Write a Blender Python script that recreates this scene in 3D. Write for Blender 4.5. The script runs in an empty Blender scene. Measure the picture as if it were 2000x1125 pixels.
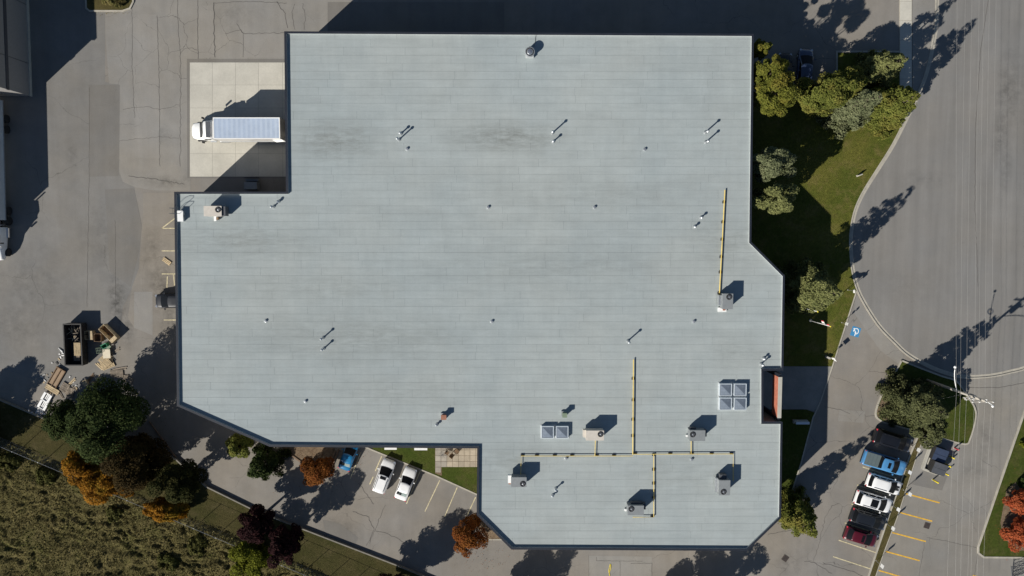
import bpy, math, random
import numpy as np
from mathutils import Vector, Matrix
random.seed(7)
R = math.radians
scene = bpy.context.scene
C = scene.collection

# ------------------------------------------------------------------ camera
H, F, CX, CY = 96.0, 1455.0, 1000.0, 562.5
TILT = math.atan(108.0 / F)
YC = H * math.tan(TILT)
cd = bpy.data.cameras.new('camera'); cam = bpy.data.objects.new('camera', cd); C.objects.link(cam)
cam.location = (0, YC, H); cam.rotation_euler = (-TILT, 0, 0)
cd.sensor_fit = 'HORIZONTAL'; cd.sensor_width = 36.0; cd.lens = 36.0 * F / 2000.0
cd.clip_start = 0.5; cd.clip_end = 3000
scene.camera = cam
# ------------------------------------------------------------------ light
SUN_EL = 32.3
SD = Vector((0.749, 0.663)).normalized()
w = bpy.data.worlds.new('World'); scene.world = w; w.use_nodes = True
nt = w.node_tree
sky = nt.nodes.new('ShaderNodeTexSky'); sky.sky_type = 'NISHITA'; sky.sun_disc = False
sky.sun_elevation = R(SUN_EL); sky.sun_rotation = R(228.5); sky.dust_density = 0.2; sky.ozone_density = 2.5; sky.altitude = 150
bg = nt.nodes['Background']; nt.links.new(sky.outputs[0], bg.inputs[0]); bg.inputs[1].default_value = 0.05
sl = bpy.data.lights.new('sun', 'SUN'); sl.energy = 5.0; sl.angle = R(0.53); sl.color = (1.0, 0.95, 0.87)
so = bpy.data.objects.new('sun', sl); C.objects.link(so); so.location = (-60, -50, 90)
ce = math.cos(R(SUN_EL))
so.rotation_euler = Vector((SD.x * ce, SD.y * ce, -math.sin(R(SUN_EL)))).to_track_quat('-Z', 'Y').to_euler()
scene.view_settings.view_transform = 'Standard'; scene.view_settings.look = 'None'
scene.view_settings.gamma = 1.0; scene.view_settings.exposure = 0.36
scene.view_settings.use_curve_mapping = False

# ------------------------------------------------------------------ helpers
def P(px, py, z=0.0):
    x = (px - CX) / F; y = (CY - py) / F
    c, s = math.cos(TILT), math.sin(TILT)
    dy = y * c - s; dz = -y * s - c
    t = (H - z) / -dz
    return Vector((x * t, YC + dy * t, z))
def P2(px, py, z=0.0):
    v = P(px, py, z); return (v.x, v.y)
def PL(pts, z=0.0): return [P2(a, b, z) for a, b in pts]
def ang(p, q, z=0.0):
    a, b = P(*p, z), P(*q, z); return math.atan2(b.y - a.y, b.x - a.x)

class MB:
    def __init__(s): s.v = []; s.f = []
    def add(s, vs, fs):
        o = len(s.v); s.v += [tuple(v) for v in vs]; s.f += [tuple(i + o for i in f) for f in fs]; return s
    def box(s, c, d, rz=0.0, m=None):
        x, y, z = d[0] / 2, d[1] / 2, d[2] / 2
        vs = [Vector((a, b, e)) for e in (-z, z) for a, b in ((-x, -y), (x, -y), (x, y), (-x, y))]
        if m is not None: vs = [m @ v for v in vs]
        if rz: vs = [Matrix.Rotation(rz, 3, 'Z') @ v for v in vs]
        vs = [v + Vector(c) for v in vs]
        return s.add(vs, [(3, 2, 1, 0), (4, 5, 6, 7), (0, 1, 5, 4), (1, 2, 6, 5), (2, 3, 7, 6), (3, 0, 4, 7)])
    def prism(s, poly, z0, z1, bottom=True):
        a = sum(poly[i][0] * poly[(i + 1) % len(poly)][1] - poly[(i + 1) % len(poly)][0] * poly[i][1] for i in range(len(poly)))
        if a < 0: poly = poly[::-1]
        n = len(poly)
        vs = [(x, y, z0) for x, y in poly] + [(x, y, z1) for x, y in poly]
        fs = [tuple(range(n, 2 * n))] + [(i, (i + 1) % n, n + (i + 1) % n, n + i) for i in range(n)]
        if bottom: fs.append(tuple(range(n - 1, -1, -1)))
        return s.add(vs, fs)
    def cone(s, p0, p1, r0, r1, n=10, caps=True):
        p0, p1 = Vector(p0), Vector(p1); d = (p1 - p0).normalized()
        u = d.orthogonal().normalized(); w_ = d.cross(u)
        vs = []
        for p, r in ((p0, r0), (p1, r1)):
            vs += [p + (u * math.cos(2 * math.pi * k / n) + w_ * math.sin(2 * math.pi * k / n)) * r for k in range(n)]
        fs = [(k, (k + 1) % n, n + (k + 1) % n, n + k) for k in range(n)]
        if caps: fs += [tuple(range(n - 1, -1, -1)), tuple(range(n, 2 * n))]
        return s.add(vs, fs)
    def tube(s, pts, r, n=6):
        pts = [Vector(p) for p in pts]; rs = r if isinstance(r, (list, tuple)) else [r] * len(pts)
        vs = []; u = None
        for i, p in enumerate(pts):
            d = (pts[min(i + 1, len(pts) - 1)] - pts[max(i - 1, 0)]).normalized()
            u = d.orthogonal().normalized() if u is None else (u - d * u.dot(d)).normalized()
            w_ = d.cross(u)
            vs += [p + (u * math.cos(2 * math.pi * k / n) + w_ * math.sin(2 * math.pi * k / n)) * rs[i] for k in range(n)]
        fs = [(i * n + k, i * n + (k + 1) % n, (i + 1) * n + (k + 1) % n, (i + 1) * n + k) for i in range(len(pts) - 1) for k in range(n)]
        fs += [tuple(range(n - 1, -1, -1)), tuple(range((len(pts) - 1) * n, len(pts) * n))]
        return s.add(vs, fs)
    def lathe(s, prof, n=16, c=(0, 0, 0)):
        vs = [(c[0] + r * math.cos(2 * math.pi * k / n), c[1] + r * math.sin(2 * math.pi * k / n), c[2] + z) for r, z in prof for k in range(n)]
        m = len(prof)
        fs = [(i * n + k, i * n + (k + 1) % n, (i + 1) * n + (k + 1) % n, (i + 1) * n + k) for i in range(m - 1) for k in range(n)]
        fs += [tuple(range(n - 1, -1, -1)), tuple(range((m - 1) * n, m * n))]
        return s.add(vs, fs)
    def grid(s, rows):
        n = len(rows[0]); o = [v for r in rows for v in r]
        return s.add(o, [(i * n + j, i * n + j + 1, (i + 1) * n + j + 1, (i + 1) * n + j) for i in range(len(rows) - 1) for j in range(n - 1)])
    def strip(s, pts, wl, wr, z0, z1):
        """solid band along a 2-D polyline, wl to its left and wr to its right"""
        n = len(pts); L = []; Rr = []
        for i in range(n):
            a = Vector(pts[max(i - 1, 0)]); b = Vector(pts[i]); c_ = Vector(pts[min(i + 1, n - 1)])
            d1 = (b - a).normalized() if i > 0 else (c_ - b).normalized(); d2 = (c_ - b).normalized() if i < n - 1 else d1
            t = (d1 + d2).normalized(); nn = Vector((-t.y, t.x)); k = 1 / max(0.4, nn.dot(Vector((-d1.y, d1.x))))
            L.append(b + nn * wl * k); Rr.append(b - nn * wr * k)
        vs = []
        for l, r in zip(L, Rr): vs += [(l.x, l.y, z0), (r.x, r.y, z0), (r.x, r.y, z1), (l.x, l.y, z1)]
        fs = []
        for i in range(n - 1):
            o = i * 4; q = o + 4
            fs += [(o + 3, o + 2, q + 2, q + 3), (o + 2, o + 1, q + 1, q + 2), (o, o + 3, q + 3, q), (o + 1, o, q, q + 1)]
        fs += [(0, 1, 2, 3), (4 * n - 1, 4 * n - 2, 4 * n - 3, 4 * n - 4)]
        return s.add(vs, fs)
    def mesh(s, name, mat, smooth=False):
        me = bpy.data.meshes.new(name); me.from_pydata(s.v, [], s.f); me.update()
        if mat: me.materials.append(mat)
        if smooth:
            me.shade_smooth()
        return me
    def build(s, name, mat, parent=None, smooth=False):
        o = bpy.data.objects.new(name, s.mesh(name, mat, smooth)); C.objects.link(o)
        if parent is not None: o.parent = parent
        return o
def tag(o, label=None, cat=None, group=None, kind=None):
    if label: o['label'] = label
    if cat: o['category'] = cat
    if group: o['group'] = group
    if kind: o['kind'] = kind
    return o
def thing(name, label, cat, loc=(0, 0, 0), rz=0.0, group=None):
    o = bpy.data.objects.new(name, None); C.objects.link(o); o.empty_display_size = 0.3
    o.location = loc; o.rotation_euler = (0, 0, rz)
    return tag(o, label, cat, group)
def struct(o): o['kind'] = 'structure'; return o
def box_part(name, mat, par, c, d, rz=0.0, m=None): return MB().box(c, d, rz, m).build(name, mat, par)

# ------------------------------------------------------------------ materials
def new_mat(name):
    m = bpy.data.materials.new(name); m.use_nodes = True
    t = m.node_tree; return m, t, t.nodes['Principled BSDF']
def N(t, typ, **kw):
    n = t.nodes.new(typ)
    for k, v in kw.items(): setattr(n, k, v)
    return n
def noise(t, vec, scale, detail=4, rough=0.55):
    n = N(t, 'ShaderNodeTexNoise'); n.inputs['Scale'].default_value = scale
    n.inputs['Detail'].default_value = detail; n.inputs['Roughness'].default_value = rough
    t.links.new(vec, n.inputs['Vector']); return n.outputs[0]
def mapr(t, val, a, b, c, d, clamp=True):
    n = N(t, 'ShaderNodeMapRange'); n.clamp = clamp; t.links.new(val, n.inputs[0])
    for i, x in enumerate((a, b, c, d)): n.inputs[i + 1].default_value = x
    return n.outputs[0]
def mth(t, op, a, b=None):
    n = N(t, 'ShaderNodeMath', operation=op)
    for i, x in enumerate((a, b)):
        if x is None: continue
        if isinstance(x, (int, float)): n.inputs[i].default_value = x
        else: t.links.new(x, n.inputs[i])
    return n.outputs[0]
def mixc(t, fac, a, b, mode='MIX'):
    n = N(t, 'ShaderNodeMix', data_type='RGBA', blend_type=mode)
    for idx, x in ((0, fac), (6, a), (7, b)):
        if isinstance(x, (int, float)): n.inputs[idx].default_value = x
        elif isinstance(x, tuple): n.inputs[idx].default_value = (x[0], x[1], x[2], 1)
        else: t.links.new(x, n.inputs[idx])
    return n.outputs[2]
def scalec(t, col, val):
    n = N(t, 'ShaderNodeVectorMath', operation='SCALE')
    if isinstance(col, tuple): n.inputs[0].default_value = col
    else: t.links.new(col, n.inputs[0])
    t.links.new(val, n.inputs['Scale']); return n.outputs[0]
def pos(t): return N(t, 'ShaderNodeNewGeometry').outputs['Position']
def ocoord(t): return N(t, 'ShaderNodeTexCoord').outputs['Object']
def bump(t, b, h, s, d=0.02):
    n = N(t, 'ShaderNodeBump'); n.inputs['Strength'].default_value = s; n.inputs['Distance'].default_value = d
    t.links.new(h, n.inputs['Height']); t.links.new(n.outputs[0], b.inputs['Normal'])
def simple(name, col, rough=0.6, metal=0.0, var=0.12, scale=3.0, coat=0.0, bmp=0.0, rnd=0.0, spec=0.5):
    m, t, b = new_mat(name); v = ocoord(t)
    f = mth(t, 'MULTIPLY', mapr(t, noise(t, v, scale, 5), .3, .7, 1 - var, 1 + var), mapr(t, noise(t, v, scale * 9, 3), .3, .7, 1 - var * .5, 1 + var * .5))
    if rnd:
        oi = N(t, 'ShaderNodeObjectInfo'); f = mth(t, 'MULTIPLY', f, mapr(t, oi.outputs['Random'], 0, 1, 1 - rnd, 1 + rnd))
    t.links.new(scalec(t, col, f), b.inputs['Base Color'])
    b.inputs['Roughness'].default_value = rough; b.inputs['Metallic'].default_value = metal
    b.inputs['Coat Weight'].default_value = coat; b.inputs['Specular IOR Level'].default_value = spec
    if bmp: bump(t, b, noise(t, v, scale * 6, 4), bmp)
    return m
def asphalt(name, col, crack=0.6, cscale=0.16, blot=0.14, warm=0.0, stains=(), streak=.05):
    m, t, b = new_mat(name); v = pos(t)
    f = mapr(t, noise(t, v, .07, 6, .6), .3, .7, 1 - blot, 1 + blot)
    f = mth(t, 'MULTIPLY', f, mapr(t, noise(t, v, .5, 7, .65), .3, .7, 1 - blot * .6, 1 + blot * .6))
    f = mth(t, 'MULTIPLY', f, mapr(t, noise(t, v, 9, 4, .7), .3, .7, .93, 1.07))
    # long wheel-polished streaks
    mp = N(t, 'ShaderNodeMapping'); mp.inputs['Scale'].default_value = (.9, .05, 1); t.links.new(v, mp.inputs[0])
    f = mth(t, 'MULTIPLY', f, mapr(t, noise(t, mp.outputs[0], 1.0, 5), .3, .7, 1 - streak, 1 + streak))
    # cracks
    wv = N(t, 'ShaderNodeTexNoise'); wv.inputs['Scale'].default_value = .35; wv.inputs['Detail'].default_value = 6; t.links.new(v, wv.inputs[0])
    wa = N(t, 'ShaderNodeVectorMath', operation='MULTIPLY_ADD'); t.links.new(wv.outputs[1], wa.inputs[0]); wa.inputs[1].default_value = (2.6, 2.6, 0); t.links.new(v, wa.inputs[2])
    vo = N(t, 'ShaderNodeTexVoronoi', feature='DISTANCE_TO_EDGE', voronoi_dimensions='2D'); vo.inputs['Scale'].default_value = cscale; t.links.new(wa.outputs[0], vo.inputs['Vector'])
    ck = mapr(t, vo.outputs['Distance'], .0012, .0055, 1, 0)
    ck = mth(t, 'MULTIPLY', ck, mapr(t, noise(t, v, .06, 3), .46, .60, 0, crack))
    f = mth(t, 'MULTIPLY', f, mth(t, 'SUBTRACT', 1.0, ck))
    # oil drips
    oil = mapr(t, noise(t, v, 1.3, 5, .6), .66, .80, 1, .80)
    f = mth(t, 'MULTIPLY', f, oil)
    tot = None
    for (px, py, rx, ry, k) in stains:
        q = P(px, py, 0)
        sb = N(t, 'ShaderNodeVectorMath', operation='SUBTRACT'); t.links.new(v, sb.inputs[0]); sb.inputs[1].default_value = q
        ml = N(t, 'ShaderNodeVectorMath', operation='MULTIPLY'); t.links.new(sb.outputs[0], ml.inputs[0]); ml.inputs[1].default_value = (1 / rx, 1 / ry, 0)
        ln = N(t, 'ShaderNodeVectorMath', operation='LENGTH'); t.links.new(ml.outputs[0], ln.inputs[0])
        s_ = mapr(t, ln.outputs['Value'], .1, 1.2, k, 0)
        tot = s_ if tot is None else mth(t, 'MAXIMUM', tot, s_)
    if tot is not None:
        f = mth(t, 'MULTIPLY', f, mth(t, 'SUBTRACT', 1.0, mth(t, 'MULTIPLY', tot, mapr(t, noise(t, v, .9, 7, .75), .38, .62, 0, 1))))
    c = mixc(t, mapr(t, noise(t, v, .11, 4), .35, .65, 0, 1), col, (col[0] * (1.03 + warm), col[1] * (1.0 + warm * .3), col[2] * (.96 - warm)))
    t.links.new(scalec(t, c, f), b.inputs['Base Color']); b.inputs['Roughness'].default_value = .93; b.inputs['Specular IOR Level'].default_value = .25
    bump(t, b, noise(t, v, 30, 3), .35, .01)
    return m
def turf(name, a, bcol, c3, sc=1.0):
    m, t, b = new_mat(name); v = pos(t)
    c = mixc(t, mapr(t, noise(t, v, .22 * sc, 6, .62), .36, .62, 0, 1), a, bcol)
    c = mixc(t, mapr(t, noise(t, v, .55 * sc, 5, .7), .50, .72, 0, .85), c, c3)
    f = mth(t, 'MULTIPLY', mapr(t, noise(t, v, 3.2, 6, .8), .3, .7, .68, 1.32), mapr(t, noise(t, v, 14, 4, .8), .3, .7, .75, 1.25))
    t.links.new(scalec(t, c, f), b.inputs['Base Color']); b.inputs['Roughness'].default_value = .95; b.inputs['Specular IOR Level'].default_value = .1
    bump(t, b, noise(t, v, 9, 5, .8), .9, .12)
    return m
def foliage(name, dark, light, third=None, trans=.25):
    m, t, b = new_mat(name); g = N(t, 'ShaderNodeNewGeometry'); v = g.outputs['Position']
    r = g.outputs['Random Per Island']
    f = mth(t, 'ADD', mth(t, 'MULTIPLY', r, .28), mth(t, 'MULTIPLY', mapr(t, noise(t, v, .9, 4), .3, .7, 0, 1), .72))
    c = mixc(t, f, dark, light)
    if third: c = mixc(t, mapr(t, noise(t, v, .4, 4), .5, .66, 0, .9), c, third)
    t.links.new(c, b.inputs['Base Color']); b.inputs['Roughness'].default_value = .8; b.inputs['Specular IOR Level'].default_value = .08
    tr = N(t, 'ShaderNodeBsdfTranslucent'); t.links.new(c, tr.inputs[0])
    mx = N(t, 'ShaderNodeMixShader'); mx.inputs[0].default_value = trans
    t.links.new(b.outputs[0], mx.inputs[1]); t.links.new(tr.outputs[0], mx.inputs[2])
    t.links.new(mx.outputs[0], t.nodes['Material Output'].inputs[0])
    return m
def roof_mat():
    m, t, b = new_mat('roof_membrane'); g = N(t, 'ShaderNodeNewGeometry'); v = g.outputs['Position']
    oi = N(t, 'ShaderNodeObjectInfo')
    rr = mth(t, 'FRACT', mth(t, 'ADD', g.outputs['Random Per Island'], oi.outputs['Random']))
    f = mapr(t, rr, 0, 1, .982, 1.016)
    mp = N(t, 'ShaderNodeMapping'); mp.inputs['Scale'].default_value = (.16, .9, 1); t.links.new(v, mp.inputs[0])
    f = mth(t, 'MULTIPLY', f, mapr(t, noise(t, mp.outputs[0], 1.0, 8, .78), .3, .7, .90, 1.07))
    f = mth(t, 'MULTIPLY', f, mapr(t, noise(t, v, .045, 4), .3, .7, .94, 1.05))
    f = mth(t, 'MULTIPLY', f, mapr(t, noise(t, v, .33, 6, .7), .3, .7, .955, 1.04))
    mp3 = N(t, 'ShaderNodeMapping'); mp3.inputs['Scale'].default_value = (1.1, .14, 1); t.links.new(v, mp3.inputs[0])
    f = mth(t, 'MULTIPLY', f, mapr(t, noise(t, mp3.outputs[0], 1.0, 6, .75), .3, .7, .955, 1.035))
    f = mth(t, 'MULTIPLY', f, mapr(t, noise(t, v, 7, 4, .7), .3, .7, .97, 1.03))
    col = mixc(t, mapr(t, noise(t, v, .09, 5), .38, .64, 0, 1), (.310, .350, .354), (.320, .350, .344))
    # ponding stains
    tot = None
    for (px, py, rx, ry, k) in ((655, 275, 6.0, 2.6, .95), (990, 268, 7.5, 2.1, 1.0), (470, 470, 10, 2.6, .6), (700, 660, 18, 3.4, .5),
                                (1080, 520, 17, 3, .33), (1420, 470, 5, 3.5, .5), (1440, 690, 4.5, 2.5, .45), (790, 770, 10, 2.5, .4),
                                (1010, 905, 5, 3, .5), (1330, 930, 7, 3, .35), (620, 560, 14, 2.2, .35), (1180, 380, 13, 2.2, .3)):
        q = P(px, py, 6.8)
        sb = N(t, 'ShaderNodeVectorMath', operation='SUBTRACT'); t.links.new(v, sb.inputs[0]); sb.inputs[1].default_value = q
        ml = N(t, 'ShaderNodeVectorMath', operation='MULTIPLY'); t.links.new(sb.outputs[0], ml.inputs[0]); ml.inputs[1].default_value = (1 / rx, 1 / ry, 0)
        ln = N(t, 'ShaderNodeVectorMath', operation='LENGTH'); t.links.new(ml.outputs[0], ln.inputs[0])
        s_ = mapr(t, ln.outputs['Value'], .15, 1.15, k, 0)
        tot = s_ if tot is None else mth(t, 'MAXIMUM', tot, s_)
    mp2 = N(t, 'ShaderNodeMapping'); mp2.inputs['Scale'].default_value = (.35, 1.3, 1); t.links.new(v, mp2.inputs[0])
    st = mth(t, 'MULTIPLY', tot, mapr(t, noise(t, mp2.outputs[0], 1.2, 8, .75), .36, .64, .12, .95))
    col = mixc(t, st, col, (.175, .188, .178))
    t.links.new(scalec(t, col, f), b.inputs['Base Color']); b.inputs['Roughness'].default_value = .85; b.inputs['Specular IOR Level'].default_value = .3
    bump(t, b, noise(t, v, 25, 3), .25, .008)
    return m
def paint(name, col, rough=.28, coat=.8, metal=0.0): return simple(name, col, rough, metal, .03, 2.0, coat)

M = {}
M['asphalt'] = asphalt('asphalt_lot', (.200, .189, .173), .55, .17, .13, .03, [(230, 590, 1.6, 4.5, .6), (248, 640, 1.2, 3, .5), (318, 560, 1.8, 2.2, .5), (660, 1040, 3, 2, .5), (690, 900, 1.2, 1.0, .7), (1540, 1100, 2, 2, .3), (310, 480, 1.5, 2, .35)])
M['asphalt_yard'] = asphalt('asphalt_yard', (.176, .173, .166), .35, .12, .13, .02, [(228, 590, 1.4, 4.8, .6), (140, 300, .8, 1.2, .3), (240, 625, 2.0, 3, .5), (60, 560, 6, 5, .22), (25, 640, 7, 4, .25), (205, 470, 3, 6, .2)])
M['asphalt_old'] = asphalt('asphalt_old', (.218, .212, .199), .6, .22, .12, .03, [(300, 260, 2.2, 1.5, .35), (292, 135, .6, .6, .6), (450, 30, 4, 2, .2), (330, 355, 3.5, .8, .45)])
M['asphalt_new'] = asphalt('asphalt_patch', (.160, .155, .146), .1, .2, .10, .03)
M['asphalt_lt'] = asphalt('asphalt_light', (.228, .221, .207), .5, .25, .10, .02)
M['asphalt_warm'] = asphalt('asphalt_warm', (.210, .195, .173), .5, .22, .14, .03, [(318, 560, 2.4, 4, .55), (300, 480, 2, 3, .3), (330, 620, 1.5, 2.5, .45)])
M['road'] = asphalt('asphalt_road', (.184, .181, .174), .0, .07, .07, .0, [(1972, 180, 2.2, 5.5, .35), (1955, 265, 1.2, 4, .35), (1965, 330, 1, 3, .3), (1800, 350, 4, 1.2, .18), (1780, 560, 5, 3, .12)], .10)
M['lot_east'] = asphalt('asphalt_east_lot', (.208, .201, .186), .4, .15, .12, .02, [(1925, 860, 1.2, 3.5, .3), (1900, 920, 2, 1.5, .3)])
M['crack'] = simple('crack_fill', (.085, .078, .070), .9, var=.3)
M['concrete'] = simple('concrete', (.40, .385, .335), .9, var=.10, scale=.9, bmp=.1)
M['slab'] = simple('concrete_slab', (.465, .445, .385), .9, var=.09, scale=.5, bmp=.1, rnd=.035)
M['joint'] = simple('joint_filler', (.25, .24, .21), .9)
M['entry'] = simple('entrance_concrete', (.23, .225, .205), .9, var=.12, scale=.6)
M['kerb'] = simple('kerb_concrete', (.36, .335, .28), .9, var=.14, scale=1.4, bmp=.15)
M['kerb_d'] = simple('weathered_kerb', (.20, .185, .155), .9, var=.2, scale=1.4, bmp=.15)
M['bank'] = turf('bank_grass', (.040, .040, .012), (.062, .053, .020), (.085, .07, .032))
M['lawn'] = turf('lawn', (.066, .082, .013), (.108, .106, .022), (.155, .125, .045))
M['lawn_green'] = turf('lawn_green', (.042, .062, .010), (.060, .072, .014), (.085, .078, .028))
M['lawn_dry'] = turf('lawn_dry', (.060, .056, .018), (.088, .072, .028), (.12, .095, .045))
M['field'] = turf('field_ground', (.062, .056, .019), (.100, .085, .033), (.13, .106, .047), 1.6)
M['mulch'] = turf('mulch', (.16, .115, .075), (.20, .15, .10), (.11, .07, .045), 2)
M['roof'] = roof_mat()
M['bitumen'] = simple('bitumen', (.135, .148, .15), .8)
M['flash'] = simple('parapet_membrane', (.42, .44, .44), .6, var=.08)
M['cap'] = simple('cap_flashing', (.015, .019, .029), .6, var=.2, scale=.6, spec=.3)
M['wall'] = simple('building_wall', (.26, .24, .21), .85, var=.08)
M['brick'] = simple('red_brick', (.42, .14, .085), .9, var=.25, scale=2.5)
M['wall_w'] = simple('west_building_wall', (.235, .225, .215), .8, var=.06)
M['band'] = simple('dark_band', (.05, .052, .06), .6)
M['glass'] = simple('dark_glass', (.008, .009, .011), .3, var=.1, spec=.12)
M['glass_b'] = simple('tinted_glass', (.06, .085, .09), .1, var=.1, coat=.5)
M['rubber'] = simple('rubber', (.018, .018, .018), .85)
M['chrome'] = simple('bright_metal', (.62, .63, .64), .3, .9, .05)
M['galv'] = simple('galvanised_steel', (.55, .57, .58), .38, .75, .15, 4)
M['white'] = simple('white_paint', (.80, .80, .78), .4, var=.04)
M['plastic'] = simple('black_plastic', (.015, .015, .016), .55)
M['beige'] = simple('beige_cabinet', (.52, .48, .42), .55, var=.06)
M['grey'] = simple('grey_cabinet', (.21, .225, .23), .5, var=.07)
M['dgrey'] = simple('dark_grey', (.07, .075, .085), .6, var=.12)
M['black'] = simple('black_void', (.010, .010, .011), .9)
M['yellow'] = simple('yellow_gas_paint', (.64, .48, .13), .6, var=.14, scale=2)
M['yline'] = simple('yellow_road_paint', (.62, .36, .035), .85, var=.25, scale=3)
M['cline'] = simple('cream_road_paint', (.50, .44, .28), .85, var=.3, scale=3)
M['bollard'] = simple('bollard_yellow', (.75, .60, .02), .45, var=.06)
M['red'] = simple('red_paint', (.50, .03, .05), .45)
M['blue_sign'] = simple('blue_road_paint', (.04, .22, .43), .8, var=.12)
M['wood'] = simple('pale_wood', (.46, .36, .22), .85, var=.2, scale=3, rnd=.15)
M['wood_w'] = simple('weathered_wood', (.24, .20, .155), .9, var=.25, scale=3, rnd=.2)
M['wood_d'] = simple('brown_wood', (.16, .10, .055), .85, var=.25, scale=3, rnd=.15)
M['bark'] = simple('bark', (.09, .07, .05), .95, var=.3, scale=4)
M['pole'] = simple('pole_wood', (.38, .35, .30), .85, var=.2, scale=2)
M['wire'] = simple('bare_wire', (.36, .35, .33), .5, .3)
M['rust'] = simple('rusty_steel', (.28, .12, .075), .8, var=.25)
M['drain'] = simple('drain_iron', (.06, .045, .038), .8, var=.2)
M['white_wood'] = simple('pale_plywood', (.62, .55, .42), .8, var=.06)
M['wood_br'] = simple('brown_plywood', (.27, .19, .12), .85, var=.1)
M['green'] = simple('pale_green_steel', (.17, .22, .15), .7)
M['bin_green'] = simple('green_plastic', (.02, .20, .10), .5)
M['dumpster'] = simple('dumpster_steel', (.028, .027, .026), .7, var=.3)
M['dumpwall'] = simple('dumpster_rust', (.07, .055, .045), .8, var=.4)
M['trailer'] = simple('trailer_skin', (.60, .66, .70), .4, .2, .05, .8)
M['box_roof'] = simple('translucent_box_roof', (.36, .43, .54), .45, var=.10, scale=.9)
M['box_side'] = simple('truck_box_side', (.50, .49, .47), .5, var=.1, scale=1.2)
M['box_bow'] = simple('box_roof_bow', (.41, .48, .58), .45, var=.05, scale=.9)
M['paver'] = simple('paver', (.33, .283, .215), .9, var=.12, scale=2, rnd=.13)
M['paver_grey'] = simple('paver_grey', (.31, .28, .235), .9, var=.12, scale=2, rnd=.13)
M['timber'] = simple('landscape_timber', (.17, .115, .075), .9, var=.25, scale=3)
M['debris'] = simple('white_debris', (.55, .54, .52), .7, var=.2, rnd=.3)

# ------------------------------------------------------------------ ground and paving
def sheet(name, poly_px, mat, z, parent=None, kind='structure'):
    poly = PL(poly_px)
    a = sum(poly[i][0] * poly[(i + 1) % len(poly)][1] - poly[(i + 1) % len(poly)][0] * poly[i][1] for i in range(len(poly)))
    if a < 0: poly = poly[::-1]
    o = MB().add([(x, y, z) for x, y in poly], [tuple(range(len(poly)))]).build(name, mat, parent)
    if parent is None: struct(o)
    return o
def raised(name, poly_px, mat, z1): return struct(MB().prism(PL(poly_px), -.15, z1).build(name, mat))
def kerb(name, pts_px, wl=.1, wr=.1, z1=.13, mat='kerb', parent=None):
    o = MB().strip(PL(pts_px), wl, wr, -.1, z1).build(name, M[mat], parent)
    return struct(o) if parent is None else o
def smoothline(pts, n=4):
    out = []
    q = [pts[0]] + list(pts) + [pts[-1]]
    for i in range(1, len(q) - 2):
        a, b, c, d = (np.array(x, float) for x in q[i - 1:i + 3])
        for k in range(n):
            t = k / n
            out.append(tuple(.5 * (2 * b + (c - a) * t + (2 * a - 5 * b + 4 * c - d) * t * t + (3 * b - a - 3 * c + d) * t ** 3)))
    return out + [tuple(pts[-1])]

ground = struct(MB().add([(-300, -300, 0), (300, -300, 0), (300, 300, 0), (-300, 300, 0)], [(0, 1, 2, 3)]).build('ground', M['asphalt']))
sheet('yard_pavement', [(-900, -500), (205, -500), (205, 160), (233, 165), (233, 340), (262, 365), (276, 440), (270, 540), (240, 600), (215, 790), (-900, 420)], M['asphalt_yard'], .005)
sheet('old_pavement', [(205, -60), (700, -60), (700, 60), (640, 120), (372, 120), (372, 372), (300, 372), (262, 365), (240, 355), (233, 335), (233, 165), (213, 163), (206, 72)], M['asphalt_old'], .006)
sheet('pavement_patch', [(173, 166), (234, 166), (233, 312), (231, 344), (174, 345)], M['asphalt_new'], .0095)
sheet('pavement_patch', [(205, 370), (262, 368), (277, 440), (272, 490), (255, 560), (214, 530)], M['asphalt_new'], .0095)
for q in ([(258, 28), (306, 28), (311, 150), (312, 310), (264, 308), (260, 130)], [(388, 12), (417, 10), (419, 112), (388, 114)], [(476, 68), (554, 66), (554, 112), (476, 112)]): sheet('pavement_patch', q, M['asphalt_lt'], .0085)
sheet('pavement_patch', [(280, 376), (420, 376), (420, 700), (262, 640), (250, 620), (258, 560), (273, 520), (279, 440)], M['asphalt_warm'], .0075)
sheet('pavement_patch', [(262, 570), (298, 570), (298, 655), (262, 640)], M['asphalt_lt'], .0100)
sheet('pavement_patch', [(1150, 1085), (1273, 1087), (1273, 1160), (1150, 1160)], M['asphalt_old'], .006)
sheet('pavement_patch', [(640, 4), (985, 4), (985, 70), (640, 70)], M['asphalt_new'], .0105)
sheet('pavement_patch', [(1640, 800), (1690, 803), (1686, 826), (1636, 822)], M['asphalt_old'], .006)
sheet('pavement_patch', [(630, 1015), (662, 1022), (700, 1050), (684, 1085), (640, 1060)], M['asphalt_new'], .006)

road_edge = smoothline([(1835, -260), (1832, -80), (1829, 0), (1827, 53), (1811, 133), (1791, 187), (1771, 228), (1743, 283), (1713, 331), (1684.5, 377), (1668, 416),
    (1660.5, 462), (1662.5, 513), (1670, 552), (1684, 586), (1715, 635), (1747, 669), (1773, 693), (1813, 716), (1853, 731), (1888, 737), (1933, 735), (1973, 727), (2010, 716), (2110, 670), (2230, 580)])
sheet('road', road_edge + [(2700, 300), (2700, -260)], M['road'], .008)
sheet('east_lot_pavement', [(1800, 856), (1790, 890), (1752, 1010), (1730, 1070), (1690, 1190), (2700, 1190), (2700, 560), (2230, 585), (2110, 675), (2010, 720), (1933, 739), (1888, 741), (1870, 745), (1890, 771), (1905, 800), (1905, 820), (1895, 860), (1884, 870), (1840, 858)], M['lot_east'], .007)
kerb('road_kerb', road_edge, .0, .17, .1)
struct(MB().strip(PL(road_edge), .34, .0, -.1, .018).build('gutter', M['kerb']))
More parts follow.
